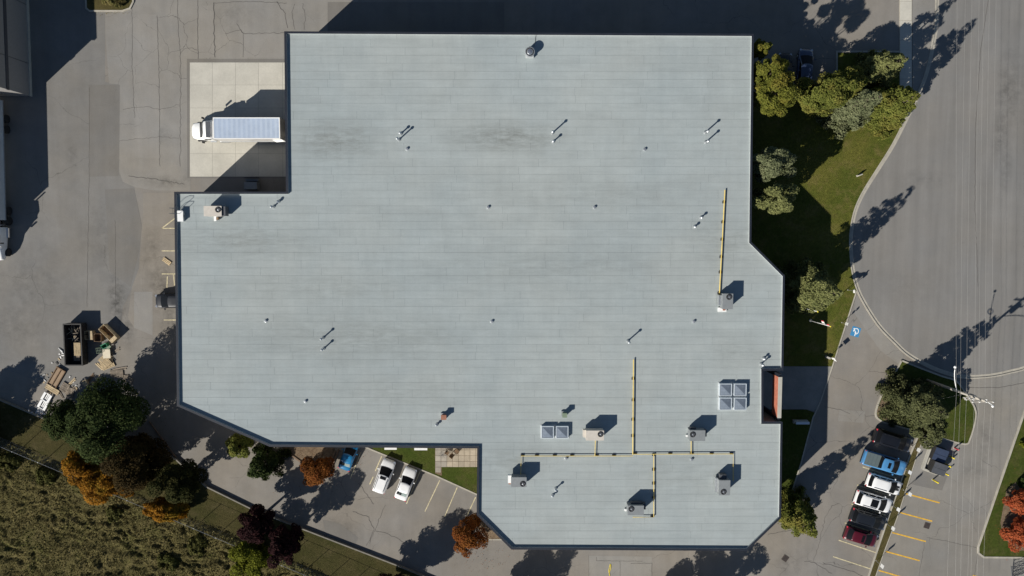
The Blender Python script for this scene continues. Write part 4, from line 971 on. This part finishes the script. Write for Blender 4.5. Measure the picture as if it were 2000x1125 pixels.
tree('tree below the frame shading the drive left', 985, 1204, 7.6, 52, 'rust', 'leafy', S_)
tree('tree below the frame shading the drive in the middle', 1292, 1210, 7.2, 46, 'green', 'leafy', S_)
tree('tree below the frame shading the drive at right', 1372, 1212, 8.0, 46, 'green', 'leafy', S_)
tree('tree left of the frame shading the yard', -88, 835, 7.5, 46, 'dark', 'leafy', S_)
tree('tree left of the frame by the field', -60, 885, 6, 46, 'dark', 'leafy', S_)
tree('upper red autumn tree at the right edge', 1998, 985, 4.2, 32, 'red', 'leafy', 'red trees at the right edge', leaf=.1)
tree('lower red autumn tree at the right edge', 1997, 1045, 4.4, 36, 'red', 'leafy', 'red trees at the right edge', leaf=.1)
tree('tiny yellow shrub at the right edge above the red trees', 2001, 868, 1.2, 10, 'lime', 'leafy', None, name='shrub', cat='shrub', leaf=.1)
tree('dark bush at the right edge above the red trees', 2006, 945, 2.2, 16, 'dark', 'leafy', None, name='bush', cat='bush', leaf=.12)
tree('leafy bush in the top left planter', 222, 3, 1.2, 22, 'weed', 'leafy', None, name='bush', cat='bush', leaf=.12, sq=.6)

# rough field: hummocky ground plus weeds
rs = np.random.RandomState(3)
fp = PL(fence_px)
def fence_y(x):
    for (a, b), (c, d) in zip(fp[:-1], fp[1:]):
        if x <= c: return b + (d - b) * (x - a) / (c - a)
    return fp[-1][1] + (x - fp[-1][0]) * -.45
from mathutils import noise as mn
def hum(x, y):
    q = Vector((x * .55 + y * .18, y * .85 - x * .1, 3.1)); wv_ = mn.noise(Vector((x * .25, y * .25, 8))) * 1.6
    q = q + Vector((wv_, wv_ * .7, 0))
    a = mn.fractal(q, .9, 2.1, 4); b_ = 1 - abs(mn.noise(q * 1.7)) * 2.0
    return max(0.0, .30 + .32 * a + .24 * b_)
X0, X1, Y0, Y1, ST = -78.0, -14.0, -46.0, -10.0, .27
xs_ = np.arange(X0, X1, ST); vs_ = np.linspace(0, 1, 118); rows = []
for x in xs_:
    top = fence_y(x) - .10; rows.append([(x, top + (min(Y0, top - 1) - top) * v, .12 + hum(x, top + (Y0 - top) * v) * min(1, v * 14)) for v in vs_])
m = MB().grid(rows); m.f = [f[::-1] for f in m.f]
field = struct(m.build('field', M['field'], None, True))
n = 150000; X = rs.uniform(-74, -15, n); Y = rs.uniform(-45, -12, n)
fy = np.array([fence_y(x) for x in X]); k = Y < fy - .3; X, Y = X[k], Y[k]
hz = np.array([hum(x, y) for x, y in zip(X, Y)])
k = rs.uniform(-.25, .75, len(X)) < hz; X, Y, hz = X[k], Y[k], hz[k]
Z = .12 + hz + rs.uniform(-.02, .14, len(X))
o = bpy.data.objects.new('weeds', leaf_mesh('weeds', np.stack([X, Y, Z], 1), .095, FM['weed'], rs, .35)); C.objects.link(o)
tag(o, 'rough olive and brown weeds covering the field', 'weeds', kind='stuff')
# taller weed mounds in the field
for px, py, rr, hh, lb in ((90, 930, 24, 1.3, 'left of the orange tree'), (222, 1000, 20, 1.0, 'below the orange tree'), (385, 1065, 24, 1.1, 'near the purple trees'), (18, 900, 24, 1.4, 'next to the fence at far left'), (330, 1095, 24, 1.1, 'in the lower right of the field')):
    tree('low scrub mound in the weedy field, ' + lb, px, py, hh, rr, 'scrub', 'leafy', 'scrub mounds in the field', .9, 'scrub', 'scrub_mound', .14)

def litter(label, pxs, n, mat, size):
    pts = []
    for (px, py, sx, sy) in pxs:
        for _ in range(n):
            pts.append(P(random.gauss(px, sx), random.gauss(py, sy), 0.14))
    a = np.array([tuple(p) for p in pts]); o = bpy.data.objects.new('fallen_leaves', leaf_mesh('fallen_leaves', a, size, mat, np.random.RandomState(n), 3.0)); C.objects.link(o)
    tag(o, label, 'leaves', kind='stuff')
litter('scattered rust coloured leaves on the lower lot and beds', [(620, 905, 25, 14), (930, 1040, 30, 20), (690, 895, 18, 12), (960, 1090, 40, 20), (590, 950, 40, 20)], 70, FM['rust'], .055)
litter('scattered red leaves under the right edge trees', [(1985, 1000, 14, 35)], 120, FM['red'], .055)
litter('pale leaves along the planter kerb and yard', [(215, 24, 25, 4), (300, 800, 18, 30)], 60, FM['weed'], .06)

# ------------------------------------------------------------------ fence along the field
o0 = P(0, 850.5, 0); t = thing('chain_link_fence', 'long chain link fence between the grass bank and the field', 'fence', (o0.x, o0.y, 0))
pts = [Vector(p) for p in fp]; FH = 2.6; ff = MB(); acc = []
for a, b in zip(pts[:-1], pts[1:]):
    n = max(1, int((b - a).length / 2.7))
    for i in range(n): acc.append(a + (b - a) * i / n)
acc.append(pts[-1])
for p in acc: MB().cone((p.x - o0.x, p.y - o0.y, -.1), (p.x - o0.x, p.y - o0.y, FH + .05), .04, .035, 8).build('post', M['galv'], t)
for z in (FH,): MB().tube([(p.x - o0.x, p.y - o0.y, z) for p in pts], .018, 6).build('rail', M['galv'], t)
for a, b in zip(pts[:-1], pts[1:]):
    L_ = (b - a).length; n = int(L_ / .34)
    for i in range(-10, n):
        for s in (0, 1):
            x0, x1 = i * .34, i * .34 + FH
            za, zb = .1, FH
            if x0 < 0: za += -x0; x0 = 0
            if x1 > L_: zb -= (x1 - L_); x1 = L_
            if x1 <= x0 or zb <= za: continue
            if s: x0, x1 = L_ - x0, L_ - x1
            p, q = a + (b - a) * (x0 / L_), a + (b - a) * (x1 / L_)
            ff.cone((p.x - o0.x, p.y - o0.y, za), (q.x - o0.x, q.y - o0.y, zb), .0022, .0022, 3, False)
ff.build('chain_mesh', M['galv'], t)

# ------------------------------------------------------------------ yard clutter
def pallet(px, py, rz, label, mat='wood', z=0.0, L_=1.2, W2=1.0, n=7, tilt=None, group='wooden pallets', name='pallet'):
    c = P(px, py, z + .1); t = thing(name, label, 'pallet', (c.x, c.y, z), rz, group)
    if tilt: t.rotation_euler = (tilt[0], tilt[1], rz)
    for k in range(n): box_part('board', M[mat], t, (0, -W2 / 2 + W2 * (k + .5) / n, .125), (L_, W2 / n * .62, .025))
    for s in (-1, 0, 1): box_part('stringer', M[mat], t, (s * (L_ / 2 - .06), 0, .066), (.07, W2, .092))
    for k in (0, n // 2, n - 1): box_part('bottom_board', M[mat], t, (0, -W2 / 2 + W2 * (k + .5) / n, .011), (L_, W2 / n * .7, .02))
    return t
def open_box(name, mat, par, sx, sy, z0, z1, th=.05, floor=True):
    m = MB(); hz = (z0 + z1) / 2; d = z1 - z0
    m.box((sx / 2 - th / 2, 0, hz), (th, sy, d)); m.box((-sx / 2 + th / 2, 0, hz), (th, sy, d)); m.box((0, sy / 2 - th / 2, hz), (sx - 2 * th, th, d)); m.box((0, -sy / 2 + th / 2, hz), (sx - 2 * th, th, d))
    if floor: m.box((0, 0, z0 + .03), (sx - 2 * th, sy - 2 * th, .06))
    return m.build(name, mat, par)
q = [P(123.6, 634, 1.45), P(157.5, 632, 1.45), P(161, 713.5, 1.45), P(126.5, 714, 1.45)]
c = sum(q, Vector()) / 4; rz = math.atan2((q[1] - q[2]).y, (q[1] - q[2]).x)
t = thing('roll_off_dumpster', 'black open topped roll off dumpster with scrap wood inside', 'dumpster', (c.x, c.y, 0), rz)
DL, DW = (q[1] - q[2]).length, (q[1] - q[0]).length
open_box('shell', M['dumpster'], t, DL, DW, .12, 1.42, .07)
for k in range(9):
    for s in (-1, 1): box_part('rib', M['dumpster'], t, (-DL / 2 + .3 + k * (DL - .6) / 8, s * (DW / 2 + .04), .75), (.1, .08, 1.2))
qq = [(-DL / 2 - .03, -DW / 2 - .06), (DL / 2 + .03, -DW / 2 - .06), (DL / 2 + .03, DW / 2 + .06), (-DL / 2 - .03, DW / 2 + .06)]
ring(qq, inset(qq, .14), 1.4, 1.48).build('rim', M['dumpster'], t)
for s in (-1, 1): box_part('skid', M['rust'], t, (0, s * .6, .06), (DL, .18, .12))
dR = rz
def inside(px, py, rzz, mat, z, label, **kw): pallet(px, py, rzz, label, mat, z, **kw)
inside(151, 682, dR, 'wood', .75, 'pale pallet lying inside the dumpster, upper one', L_=1.7, W2=.85, n=9, name='pallet')
inside(150, 697, dR, 'wood_w', .55, 'weathered pallet lying inside the dumpster, lower one', L_=1.0, W2=.8, n=7)
sc = thing('scrap_wood', 'tangle of pale scrap slats in the dumpster top end', 'scrap wood', (P(146, 652, .3).x, P(146, 652, .3).y, .2))
for k in range(26):
    m = Matrix.Rotation(random.uniform(-.35, .35), 3, 'Y'); box_part('slat', M['wood_w'] if k % 3 else M['wood'], sc, (random.uniform(-.55, .65), random.uniform(-.9, .8), .15 + k * .02), (random.uniform(.5, 1.1), .07, .03), random.uniform(0, 3.14), m)
def crate(px, py, rz, sx, sy, h, label, mat='wood', lid=0.0, n=5):
    c = P(px, py, h * .6); t = thing('wooden_crate', label, 'crate', (c.x, c.y, 0), rz, 'wooden crates by the dumpster')
    th = .035
    for s in (-1, 1):
        for k in range(n):
            z = .12 + (h - .12) * (k + .5) / n
            box_part('side_board', M[mat], t, (0, s * (sy / 2), z), (sx, th, (h - .12) / n * .88)); box_part('end_board', M[mat], t, (s * (sx / 2), 0, z), (th, sy - th, (h - .12) / n * .88))
        for u in (-1, 1): box_part('corner_post', M[mat], t, (s * (sx / 2 - .07), u * (sy / 2 - .07), h / 2), (.08, .08, h))
    nb_ = max(3, int(sx / .2))
    for k in range(nb_): box_part('floor_board', M['wood_d'], t, (-sx / 2 + sx * (k + .5) / nb_, 0, .11), (sx / nb_ * .9, sy - .08, .03))
    if lid:
        for k in range(max(2, int(sx * lid / .16))):
            box_part('lid_board', M[mat], t, (sx / 2 - .08 - k * .16, 0, h + .02), (.145, sy + .04, .03))
    return t
rzc = ang((205, 640), (230, 665))
crate(213.5, 651, rzc, 2.45, .95, .95, 'long open wooden crate tilted beside the dumpster', 'wood', .22)
crate(175.5, 654.5, 0.03, 1.05, 1.1, .8, 'small pale crate with half a lid next to the dumpster', 'wood', .55)
crate(193, 659, -.03, .9, 1.0, .8, 'small brown open crate between the pale crate and the long crate', 'wood_d')
c = P(204, 676, .6); t = thing('green_bin', 'small green plastic bin among the pallets', 'bin', (c.x, c.y, 0), .5)
open_box('bin_body', M['bin_green'], t, .75, .5, .02, .7, .04); box_part('bin_rim', M['bin_green'], t, (0, .27, .68), (.8, .06, .06)); box_part('bin_lid', M['green'], t, (.35, -.38, .5), (.55, .35, .04), .3)
pallet(205, 706, ang((190, 700), (208, 720)), 'topmost slatted pallet of the pile below the green bin', 'wood', .22, 1.5, 1.2, 8)
pallet(210, 712, ang((190, 700), (214, 690)), 'lower pallet jutting from the pile below the green bin', 'wood', .02, 1.7, 1.1, 7)
c = P(208, 691, .45); t = thing('plywood_sheet', 'pale plywood sheet leaning on the pallet pile', 'plywood', (c.x, c.y, .42), .06)
box_part('panel', M['white_wood'] if 'white_wood' in M else M['wood'], t, (0, 0, .02), (.98, 1.15, .04)); box_part('edge_strip', M['wood'], t, (0, -.62, .0), (.9, .06, .06))
c = P(196, 684, .3); t = thing('wire_rack', 'small pale green wire rack behind the plywood sheet', 'rack', (c.x, c.y, 0), .1)
for k in range(4): MB().tube([(-.3 + k * .2, -.35, .02), (-.3 + k * .2, -.35, .7), (-.3 + k * .2, .35, .7), (-.3 + k * .2, .35, .02)], .02, 5).build('wire_frame', M['green'], t)
for k in range(3): MB().tube([(-.32, -.35 + k * .35, .7), (.32, -.35 + k * .35, .7)], .02, 5).build('crossbar', M['green'], t)
pallet(228, 730, .05, 'weathered pallet in shade above the huge dark tree', 'wood_w', .0, 1.7, 1.1, 9)
pallet(250, 742, -.4, 'grey pallet half lost in the tree shade', 'wood_w', .0, 1.2, .9, 6)
crate(168, 748, ang((160, 740), (168, 758)), .75, .5, .5, 'small pale box at the upper edge of the dark tree', 'wood', .9)
crate(182, 750, -.2, .5, .45, .5, 'tiny pale box right of the small pale one', 'wood', .9)
# long brown skid frame
r3 = ang((100, 750), (120, 716)); c = P(110, 738, .15)
t = thing('shipping_skid', 'long brown plywood skid lying left of the dumpster', 'skid', (c.x, c.y, 0), r3)
box_part('deck', M['wood_br'] if 'wood_br' in M else M['paver'], t, (0, 0, .1), (2.7, 1.25, .04))
for s in (-1, 0, 1): box_part('runner', M['wood_d'], t, (0, s * .6, .16), (2.8, .1, .16))
box_part('end_bar', M['wood_d'], t, (1.36, 0, .2), (.1, 1.35, .2)); 
pallet(102, 761, r3 + 1.57, 'pale pallet at the lower end of the brown skid', 'wood', .12, 1.9, .7, 3)
pallet(126, 757, r3, 'pale slatted pallet right of the brown skid', 'wood_w', .02, 1.25, 1.0, 7)
for i, (px, py) in enumerate(((91, 776), (84, 791))):
    c = P(px, py, .3); t = thing('white_rack', 'white steel rack ' + ('above' if i == 0 else 'below') + ' its twin by the bank kerb', 'rack', (c.x, c.y, 0), r3, 'white steel racks')
    for s in (-1, 1):
        box_part('shelf_bar', M['white'], t, (0, s * .42, .35), (1.05, .3, .05)); box_part('shelf_bar', M['white'], t, (0, s * .1, .22), (1.0, .12, .05))
        for u in (-1, 1): box_part('leg', M['white'], t, (u * .5, s * .5, .18), (.07, .07, .36))
    box_part('end_rail', M['white'], t, (.52, 0, .3), (.08, 1.15, .1)); box_part('end_rail', M['white'], t, (-.52, 0, .3), (.08, 1.15, .1))
pallet(137, 766, r3 + .3, 'grey pallet wedged below the slatted pallet', 'wood_w', .0, 1.2, 1.0, 7)
pallet(76, 806, r3, 'pale pallet at the bank kerb below the white racks', 'debris', .0, 1.1, .8, 6)
pallet(325.5, 510.5, ang((318, 506), (332, 516)), 'broken pallet lying in the parking bays by the west wall', 'wood', .0, 1.15, .55, 3)
for i, (px, py, a, l, m) in enumerate(((190, 745, .9, 1.6, 'wood'), (232, 722, .1, 1.9, 'wood_w'), (236, 737, .05, 1.8, 'wood_w'), (222, 690, .55, 1.8, 'wood_w'), (150, 762, 2.1, 1.2, 'wood_w'), (140, 748, .7, 1.3, 'wood'), (119, 770, 2.0, 1.3, 'wood_w'), (98, 768, .2, 1.1, 'wood'), (82, 803, 2.2, 1.2, 'debris'), (176, 741, .8, 1.5, 'wood_d'), (196, 716, 2.3, 1.2, 'wood'), (218, 706, 1.2, 1.1, 'wood'))):
    c = P(px, py, .1); t = thing('loose_board', ['pale board poking out above the huge dark tree', 'grey board on the shaded pallets, upper one', 'grey board on the shaded pallets, lower one', 'slanted grey board reaching from the plywood pile', 'grey board right of the slatted pallet', 'pale board between the skid and the small box', 'grey board under the slatted pallet', 'short pale board at the skid end', 'white board below the white racks', 'brown board beside the small pale box', 'pale board left of the pallet pile', 'pale board right of the pallet pile'][i], 'board', (c.x, c.y, .02), a, 'loose boards')
    for k in range(2): box_part('plank', M[m], t, (k * .12, k * .17, .03 + .03 * k), (l, .14, .03), k * .08)
# scattered scraps
for i in range(46):
    cx_, cy_, s, lw = random.choice(((75, 800, 9, 'below the white racks'), (128, 690, 5, 'along the west side of the dumpster'), (115, 705, 8, 'between the dumpster and the brown skid'), (88, 745, 7, 'left of the brown skid'), (145, 750, 10, 'right of the slatted pallet'), (105, 725, 10, 'around the top of the brown skid')))
    px, py = random.gauss(cx_, s), random.gauss(cy_, s); mk = random.choice(('debris', 'debris', 'wood', 'plastic'))
    c = P(px, py, .02); m = Matrix.Rotation(random.uniform(-.3, .3), 3, 'X')
    o = MB().box((0, 0, .05), (random.uniform(.12, .42), random.uniform(.06, .2), .03), random.uniform(0, 3), m).build('scrap_piece', M[mk])
    o.location = (c.x, c.y, .02 if py < 800 else .3); tag(o, 'small ' + {'debris': 'white', 'wood': 'wooden', 'plastic': 'black'}[mk] + ' scrap ' + lw, 'scrap', 'litter ' + lw)
for px, py, rz in ((121, 687, -.9), (118, 683, -.7)):
    c = P(px, py, .1); t = thing('white_pipe', 'white plastic offcut leaning at the dumpster side' if px > 120 else 'thin white plastic offcut left of the dumpster', 'offcut', (c.x, c.y, 0), rz)
    MB().cone((-.35, 0, .08), (.35, 0, .1), .07 if px > 120 else .035, .07, 8).build('tube', M['white'], t); MB().cone((.33, 0, .1), (.37, 0, .1), .085, .085, 8).build('collar', M['white'], t)

# ------------------------------------------------------------------ patio furniture
def chair(px, py, rz, label):
    c = P(px, py, .4); t = thing('patio_chair', label, 'chair', (c.x, c.y, .105), rz, 'patio chairs')
    box_part('seat', M['wood_d'], t, (0, 0, .42), (.5, .5, .04)); box_part('backrest', M['wood_d'], t, (-.24, 0, .68), (.04, .5, .5))
    for a in (-1, 1):
        for b in (-1, 1): box_part('leg', M['plastic'], t, (a * .22, b * .22, .2), (.04, .04, .4))
chair(892, 881, 2.4, 'dark patio chair nearest the building edge'); chair(883, 889, .9, 'dark patio chair below the other two'); chair(873, 884, -.4, 'dark patio chair beside the round table')
c = P(864, 888, .6); t = thing('patio_table', 'small round wire patio table left of the chairs', 'table', (c.x, c.y, .105))
g = MB()
for r in (.15, .28, .42): g.tube([(r * math.cos(k * .3142), r * math.sin(k * .3142), .7) for k in range(21)], .012, 4)
for k in range(8): g.tube([(0, 0, .7), (.42 * math.cos(k * .785), .42 * math.sin(k * .785), .7)], .008, 4)
g.build('wire_top', M['dgrey'], t)
for k in range(3): MB().tube([(.05, 0, .68), (.32 * math.cos(k * 2.09), .32 * math.sin(k * 2.09), 0)], .015, 5).build('leg', M['dgrey'], t)
def bench(px, py, label, l):
    c = P(px, py, .45); t = thing('bench', label, 'bench', (c.x, c.y, .08))
    for k in range(3): box_part('seat_slat', M['white'], t, (0, -.14 + k * .14, .44), (l, .12, .04))
    for s in (-1, 1): box_part('leg', M['concrete'], t, (s * (l / 2 - .2), 0, .21), (.1, .38, .42))
bench(822, 876, 'white bench on the patio lawn against the wall', 1.7); bench(763, 875, 'pale bench half hidden under the roof edge', 1.6)

# ------------------------------------------------------------------ bins, bollards and small signs by the east lot
def bollard(px, py, h, label, m='bollard'):
    t = thing('bollard', label, 'bollard', P(px, py), 0, 'bollards guarding the bins')
    MB().lathe([(.1, -.05), (.1, h - .06), (.075, h), (.02, h + .02)], 14).build('post', M[m], t, True); MB().lathe([(.16, 0), (.15, .03)], 14).build('footing', M['concrete'], t)
for px, py, h, lb in ((1855, 891, 1.05, 'yellow bollard nearest the red one'), (1846, 906, 1.3, 'second yellow bollard down from the red one'), (1843.5, 923, 1.1, 'third yellow bollard down from the red one'), (1821.6, 936.6, 1.35, 'lowest yellow bollard below the bins')): bollard(px, py, h, lb)
bollard(1864, 874.5, 1.0, 'red post above the yellow bollards', 'red')
A_, B_, C_ = P(1815, 871), P(1800, 914), P(1828, 924)
c = P(1822, 897); rb = math.atan2(C_.y - B_.y, C_.x - B_.x)
t = thing('bin_enclosure', 'low concrete wall enclosure around the dark bins', 'enclosure', (c.x, c.y, 0))
for a, b in ((A_, B_), (B_, C_)):
    d = b - a; mm = (a + b) / 2 - c; box_part('wall', M['concrete'], t, (mm.x, mm.y, .22), (d.length + .1, .24, .46 if a is A_ else .44), math.atan2(d.y, d.x))
sheet('bin_pad', [(1816, 871), (1852, 881), (1836, 930), (1802, 918)], M['concrete'], .012)
sheet('pavement_patch', [(1777, 945), (1806, 915), (1850, 930), (1840, 958), (1808, 952)], M['asphalt_new'], .0112)
def fbin(px, py, label, lid, w2=1.9, d2=1.35, h=1.25):
    c = P(px, py, h * .8); t = thing('waste_bin', label, 'bin', (c.x, c.y, .014), rb, 'bins in the enclosure')
    open_box('bin_body', M['dumpster'], t, w2, d2, .12, h, .04)
    for s in (-1, 1): box_part('lid', lid, t, (0, s * d2 * .25, h + .03 + .02 * s), (w2 + .06, d2 * .48, .05)); box_part('fork_pocket', M['dumpster'], t, (0, s * (d2 / 2 + .06), h * .55), (w2 * .8, .12, .18))
    for a in (-1, 1):
        for b in (-1, 1): MB().cone((a * w2 * .4, b * d2 * .4 - .03, .06), (a * w2 * .4, b * d2 * .4 + .03, .06), .06, .06, 8).build('caster', M['rubber'], t)
fbin(1833, 914.5, 'dark bin with two grey lids in the enclosure', M['dgrey'], 1.75, 1.5, 1.35)
fbin(1835, 888, 'dark blue bin in the shaded top of the enclosure', simple('bin_blue', (.035, .05, .09), .5), 1.7, 1.7, 1.0)
def post_sign(px, py, h, facing, label, plates, name='parking_sign', group=None, mat='white'):
    c = P(px, py, h); t = thing(name, label, 'sign', (c.x, c.y, 0), facing, group)
    MB().cone((-.03, 0, -.05), (-.03, 0, h + .2), .028, .028, 8).build('post', M['galv'], t)
    for (dz, w2, h2) in plates: box_part('plate', M[mat], t, (.012, 0, h + dz), (.02, w2, h2)); box_part('plate_back', M['galv'], t, (-.004, 0, h + dz), (.01, w2 * .98, h2 * .98))
    MB().lathe([(.07, 0), (.06, .1)], 8).build('footing', M['concrete'], t)
fw = math.atan2(.35, -.94)
for px, py, lb in ((1794.5, 879, 'topmost white parking sign on the verge, beside the bins'), (1777.6, 923, 'white parking sign on the verge level with the blue pickup'), (1777.6, 965.5, 'white parking sign over the top yellow line'), (1755, 995.5, 'white parking sign over the second yellow line'), (1744.5, 1032.5, 'white parking sign over the third yellow line'), (1723, 1106, 'lowest white parking sign near the bottom edge')):
    post_sign(px, py, 1.75, fw, lb, [(0, .46, .72)], group='white parking signs on the verge')
post_sign(1668.5, 568.5, 1.9, math.pi, 'white sign where the lawn meets the driveway tip', [(0, .5, .5)], 'road_sign')
post_sign(1655, 633, 1.7, math.pi * .92, 'pair of small white signs beside the access symbol', [(.05, .36, .3), (-.4, .36, .3)], 'access_sign')
post_sign(1630, 702, 2.0, math.pi * 1.2, 'white board sign at the lawn corner by the entrance', [(0, .55, .55), (-.6, .3, .3)], 'entrance_sign')
c = P(1619, 699, .5); t = thing('stone_marker', 'small pale marker at the south tip of the lawn', 'marker', (c.x, c.y, .08), -.4)
MB().prism([(-.3, -.1), (.3, -.1), (.25, .1), (-.25, .1)], 0, .42).build('stone', M['concrete'], t); MB().prism([(-.34, -.14), (.34, -.14), (.34, .14), (-.34, .14)], -.05, .05).build('base', M['concrete'], t)
c = P(1679, 342, .35); t = thing('utility_marker', 'short pale marker post standing in the sunny lawn', 'marker', (c.x, c.y, .08), .4)
MB().prism([(-.26, -.06), (.26, -.06), (.26, .06), (-.26, .06)], 0, .62).build('panel', M['concrete'], t); MB().prism([(-.32, -.12), (.32, -.12), (.32, .12), (-.32, .12)], -.02, .06).build('base', M['kerb'], t)
c = P(1567, 826, 1.0); t = thing('monument_sign', 'blue white monument sign in the shaded bed by the entrance', 'sign', (c.x, c.y, .08))
box_part('board', M['trailer'], t, (0, 0, .75), (1.75, .3, .7)); box_part('base', M['concrete'], t, (0, 0, .2), (1.9, .42, .4))
# flagpoles
def flagpole(px, py, h, label, flag):
    b = P(px, py, .08); t = thing('flagpole', label, 'flagpole', b)
    MB().cone((0, 0, 0), (0, 0, h), .06, .035, 10).build('pole', M['white'], t, True); MB().lathe([(.22, 0), (.2, .08), (.09, .12)], 12).build('base', M['concrete'], t)
    MB().lathe([(.03, h), (.09, h + .06), (.09, h + .1), (.03, h + .17)], 10).build('finial', M['bollard'], t)
    if flag:
        fd = Vector((-.80, .60)); L_ = 1.25; n = 24
        def F_(u, v): return (fd.x * u * L_ * .8 + .10 * math.sin(u * 9) * fd.y, fd.y * u * L_ * .8 - .10 * math.sin(u * 9) * fd.x, h - .15 - v * .75 - u * .45)
        fl = None
        for (a, b_, m) in ((0, .25, 'red'), (.25, .75, 'white'), (.75, 1, 'red')):
            g = MB().grid([[F_(lerp(a, b_, i / 6), j / 6) for i in range(7)] for j in range(7)])
            o = g.build('flag_band', M[m], t, True)
        lf = []
        for k in range(22):
            a = 2 * math.pi * k / 22 + math.pi / 2; r = (.17 if k % 2 == 0 else .085) * (1 if k not in (10, 12) else .7)
            lf.append((.5 + r * math.cos(a) * .75, .5 - r * math.sin(a)))
        for sgn in (-1, 1):
            off = Vector((fd.y, -fd.x, 0)) * .012 * sgn
            MB().add([Vector(F_(u, v)) + off for u, v in lf], [tuple(range(len(lf)))]).build('maple_leaf', M['red'], t)
flagpole(1583, 626, 6.0, 'white flagpole flying a red and white maple leaf flag', True)
flagpole(1556, 598, 6.6, 'bare white flagpole behind the olive conifer', False)

# ------------------------------------------------------------------ utility pole, lamps and wires
b = P(1810, 742.5); PH = 12.0
up = thing('utility_pole', 'tall wooden utility pole with crossarms and two street lamps', 'utility pole', (b.x, b.y, 0))
MB().cone((0, 0, -.2), (0, 0, PH), .19, .13, 12).build('pole', M['pole'], up, True)
for z, l in ((PH - .5, 2.6), (PH - 1.7, 2.6), (PH - 2.6, 1.8)):
    a_ = box_part('crossarm', M['pole'], up, (.0, -.22, z), (l, .12, .14))
    for k in range(4):
        x = -l / 2 + .12 + k * (l - .24) / 3
        MB().lathe([(.05, z + .07), (.06, z + .12), (.03, z + .17), (.06, z + .2), (.03, z + .27)], 8, (x, -.22, 0)).build('insulator', M['white'], a_)
    for s in (-1, 1): MB().tube([(s * l * .38, -.22, z), (0, -.12, z - .5)], .02, 4).build('brace', M['galv'], a_)
def lamp_arm(z, pts, label):
    q = [Vector(p) for p in pts]; a = MB().tube(smooth3(q), .045, 6).build('lamp_arm', M['white'], up)
    d = (q[-1] - q[-2]).normalized(); c = q[-1] + d * .3
    MB().lathe([(.06, -.08), (.16, -.06), (.17, .0), (.1, .07), (.03, .09)], 12, c).build('lamp_head', M['white'], a)
def smooth3(q):
    o = []
    for k in range(9):
        t_ = k / 8; o.append(q[0] * (1 - t_) ** 2 + q[1] * 2 * t_ * (1 - t_) + q[2] * t_ * t_)
    return o
p1 = P(1867, 722, 8.2); lamp_arm(7.2, [(0, 0, 6.6), ((p1.x - b.x) * .9, (p1.y - b.y) * .6, 7.6), (p1.x - b.x, p1.y - b.y, 8.0)], '')
p2 = P(1937, 791, 8.6); lamp_arm(7.6, [(0, 0, 8.0), ((p2.x - b.x) * .75, (p2.y - b.y) * .5, 9.0), (p2.x - b.x, p2.y - b.y, 8.6)], '')
MB().lathe([(.22, 8.6), (.24, 8.7), (.24, 9.5), (.2, 9.6), (.06, 9.65)], 14, (.36, -.1, 0)).build('transformer', M['grey'], up)
MB().tube([(0, 0, 8.2), (-2.2, -3.4, .1)], .012, 4).build('guy_wire', M['wire'], up)
wires = [(1869, 1868, 1850, 9.2), (1885, 1876, 1866, 9.4), (1898, 1888, 1876, 10.3), (1912, 1904, 1890, 10.3), (1921, 1912, 1896, 11.5), (1932, 1924, 1908, 11.5), (1945, 1937, 1920, 11.5)]
names = ['leftmost', 'second', 'third', 'fourth', 'fifth', 'sixth', 'rightmost']
for i, (xt, xm, xb, z) in enumerate(wires):
    ym = 770 if z < 11 else 782
    A_ = P(xt, 0, z - .3); Mp = P(xm, ym, z); B_ = P(xb, 1125, z - .3)
    A2 = A_ + (A_ - Mp) * .45; B2 = B_ + (B_ - Mp) * .6
    A2.z = z; B2.z = z; A_.z = B_.z = z - .35
    pts = []
    for a, m_, e in ((A2, A_, Mp), (Mp, B_, B2)):
        for k in range(10):
            t_ = k / 9; q = a.lerp(e, t_); q.z = z - 1.2 * t_ * (1 - t_)
            pts.append(q)
    o = MB().tube(pts, .008, 5).build('power_line', M['wire'])
    tag(o, names[i] + ' of the seven overhead power lines along the road', 'power line', 'overhead power lines')
# lattice gate panels at the lower right corner
c = P(1996, 1112, .6); t = thing('metal_lattice', 'stack of dark metal lattice gates at the lower right corner', 'gate', (c.x, c.y, .01), .35)
for k in range(5):
    z = .1 + .14 * k
    MB().tube([(-1.3, -1.0 + k * .42, z), (-.6, -.75 + k * .42, z), (0, -1.0 + k * .42, z), (.6, -.75 + k * .42, z), (1.3, -1.0 + k * .42, z)], .035, 5).build('lattice_bar', M['dgrey'], t)
    MB().tube([(-1.3, -.75 + k * .42, z), (-.6, -1.0 + k * .42, z), (0, -.75 + k * .42, z), (.6, -1.0 + k * .42, z), (1.3, -.75 + k * .42, z)], .035, 5).build('lattice_bar', M['dgrey'], t)
for s in (-1, 1): MB().tube([(s * 1.3, -1.1, .05), (s * 1.3, 1.0, .72)], .04, 5).build('frame_bar', M['dgrey'], t)
# yellow hose on the south drive
hs = smoothline([(1191, 1125), (1190, 1118), (1193, 1110), (1192, 1102), (1190, 1110), (1189, 1116), (1191, 1122)], 4)
tag(MB().tube([P(a, b, .04) for a, b in hs], .035, 5).build('yellow_hose', M['bollard']), 'small loop of yellow hose on the south drive', 'hose')
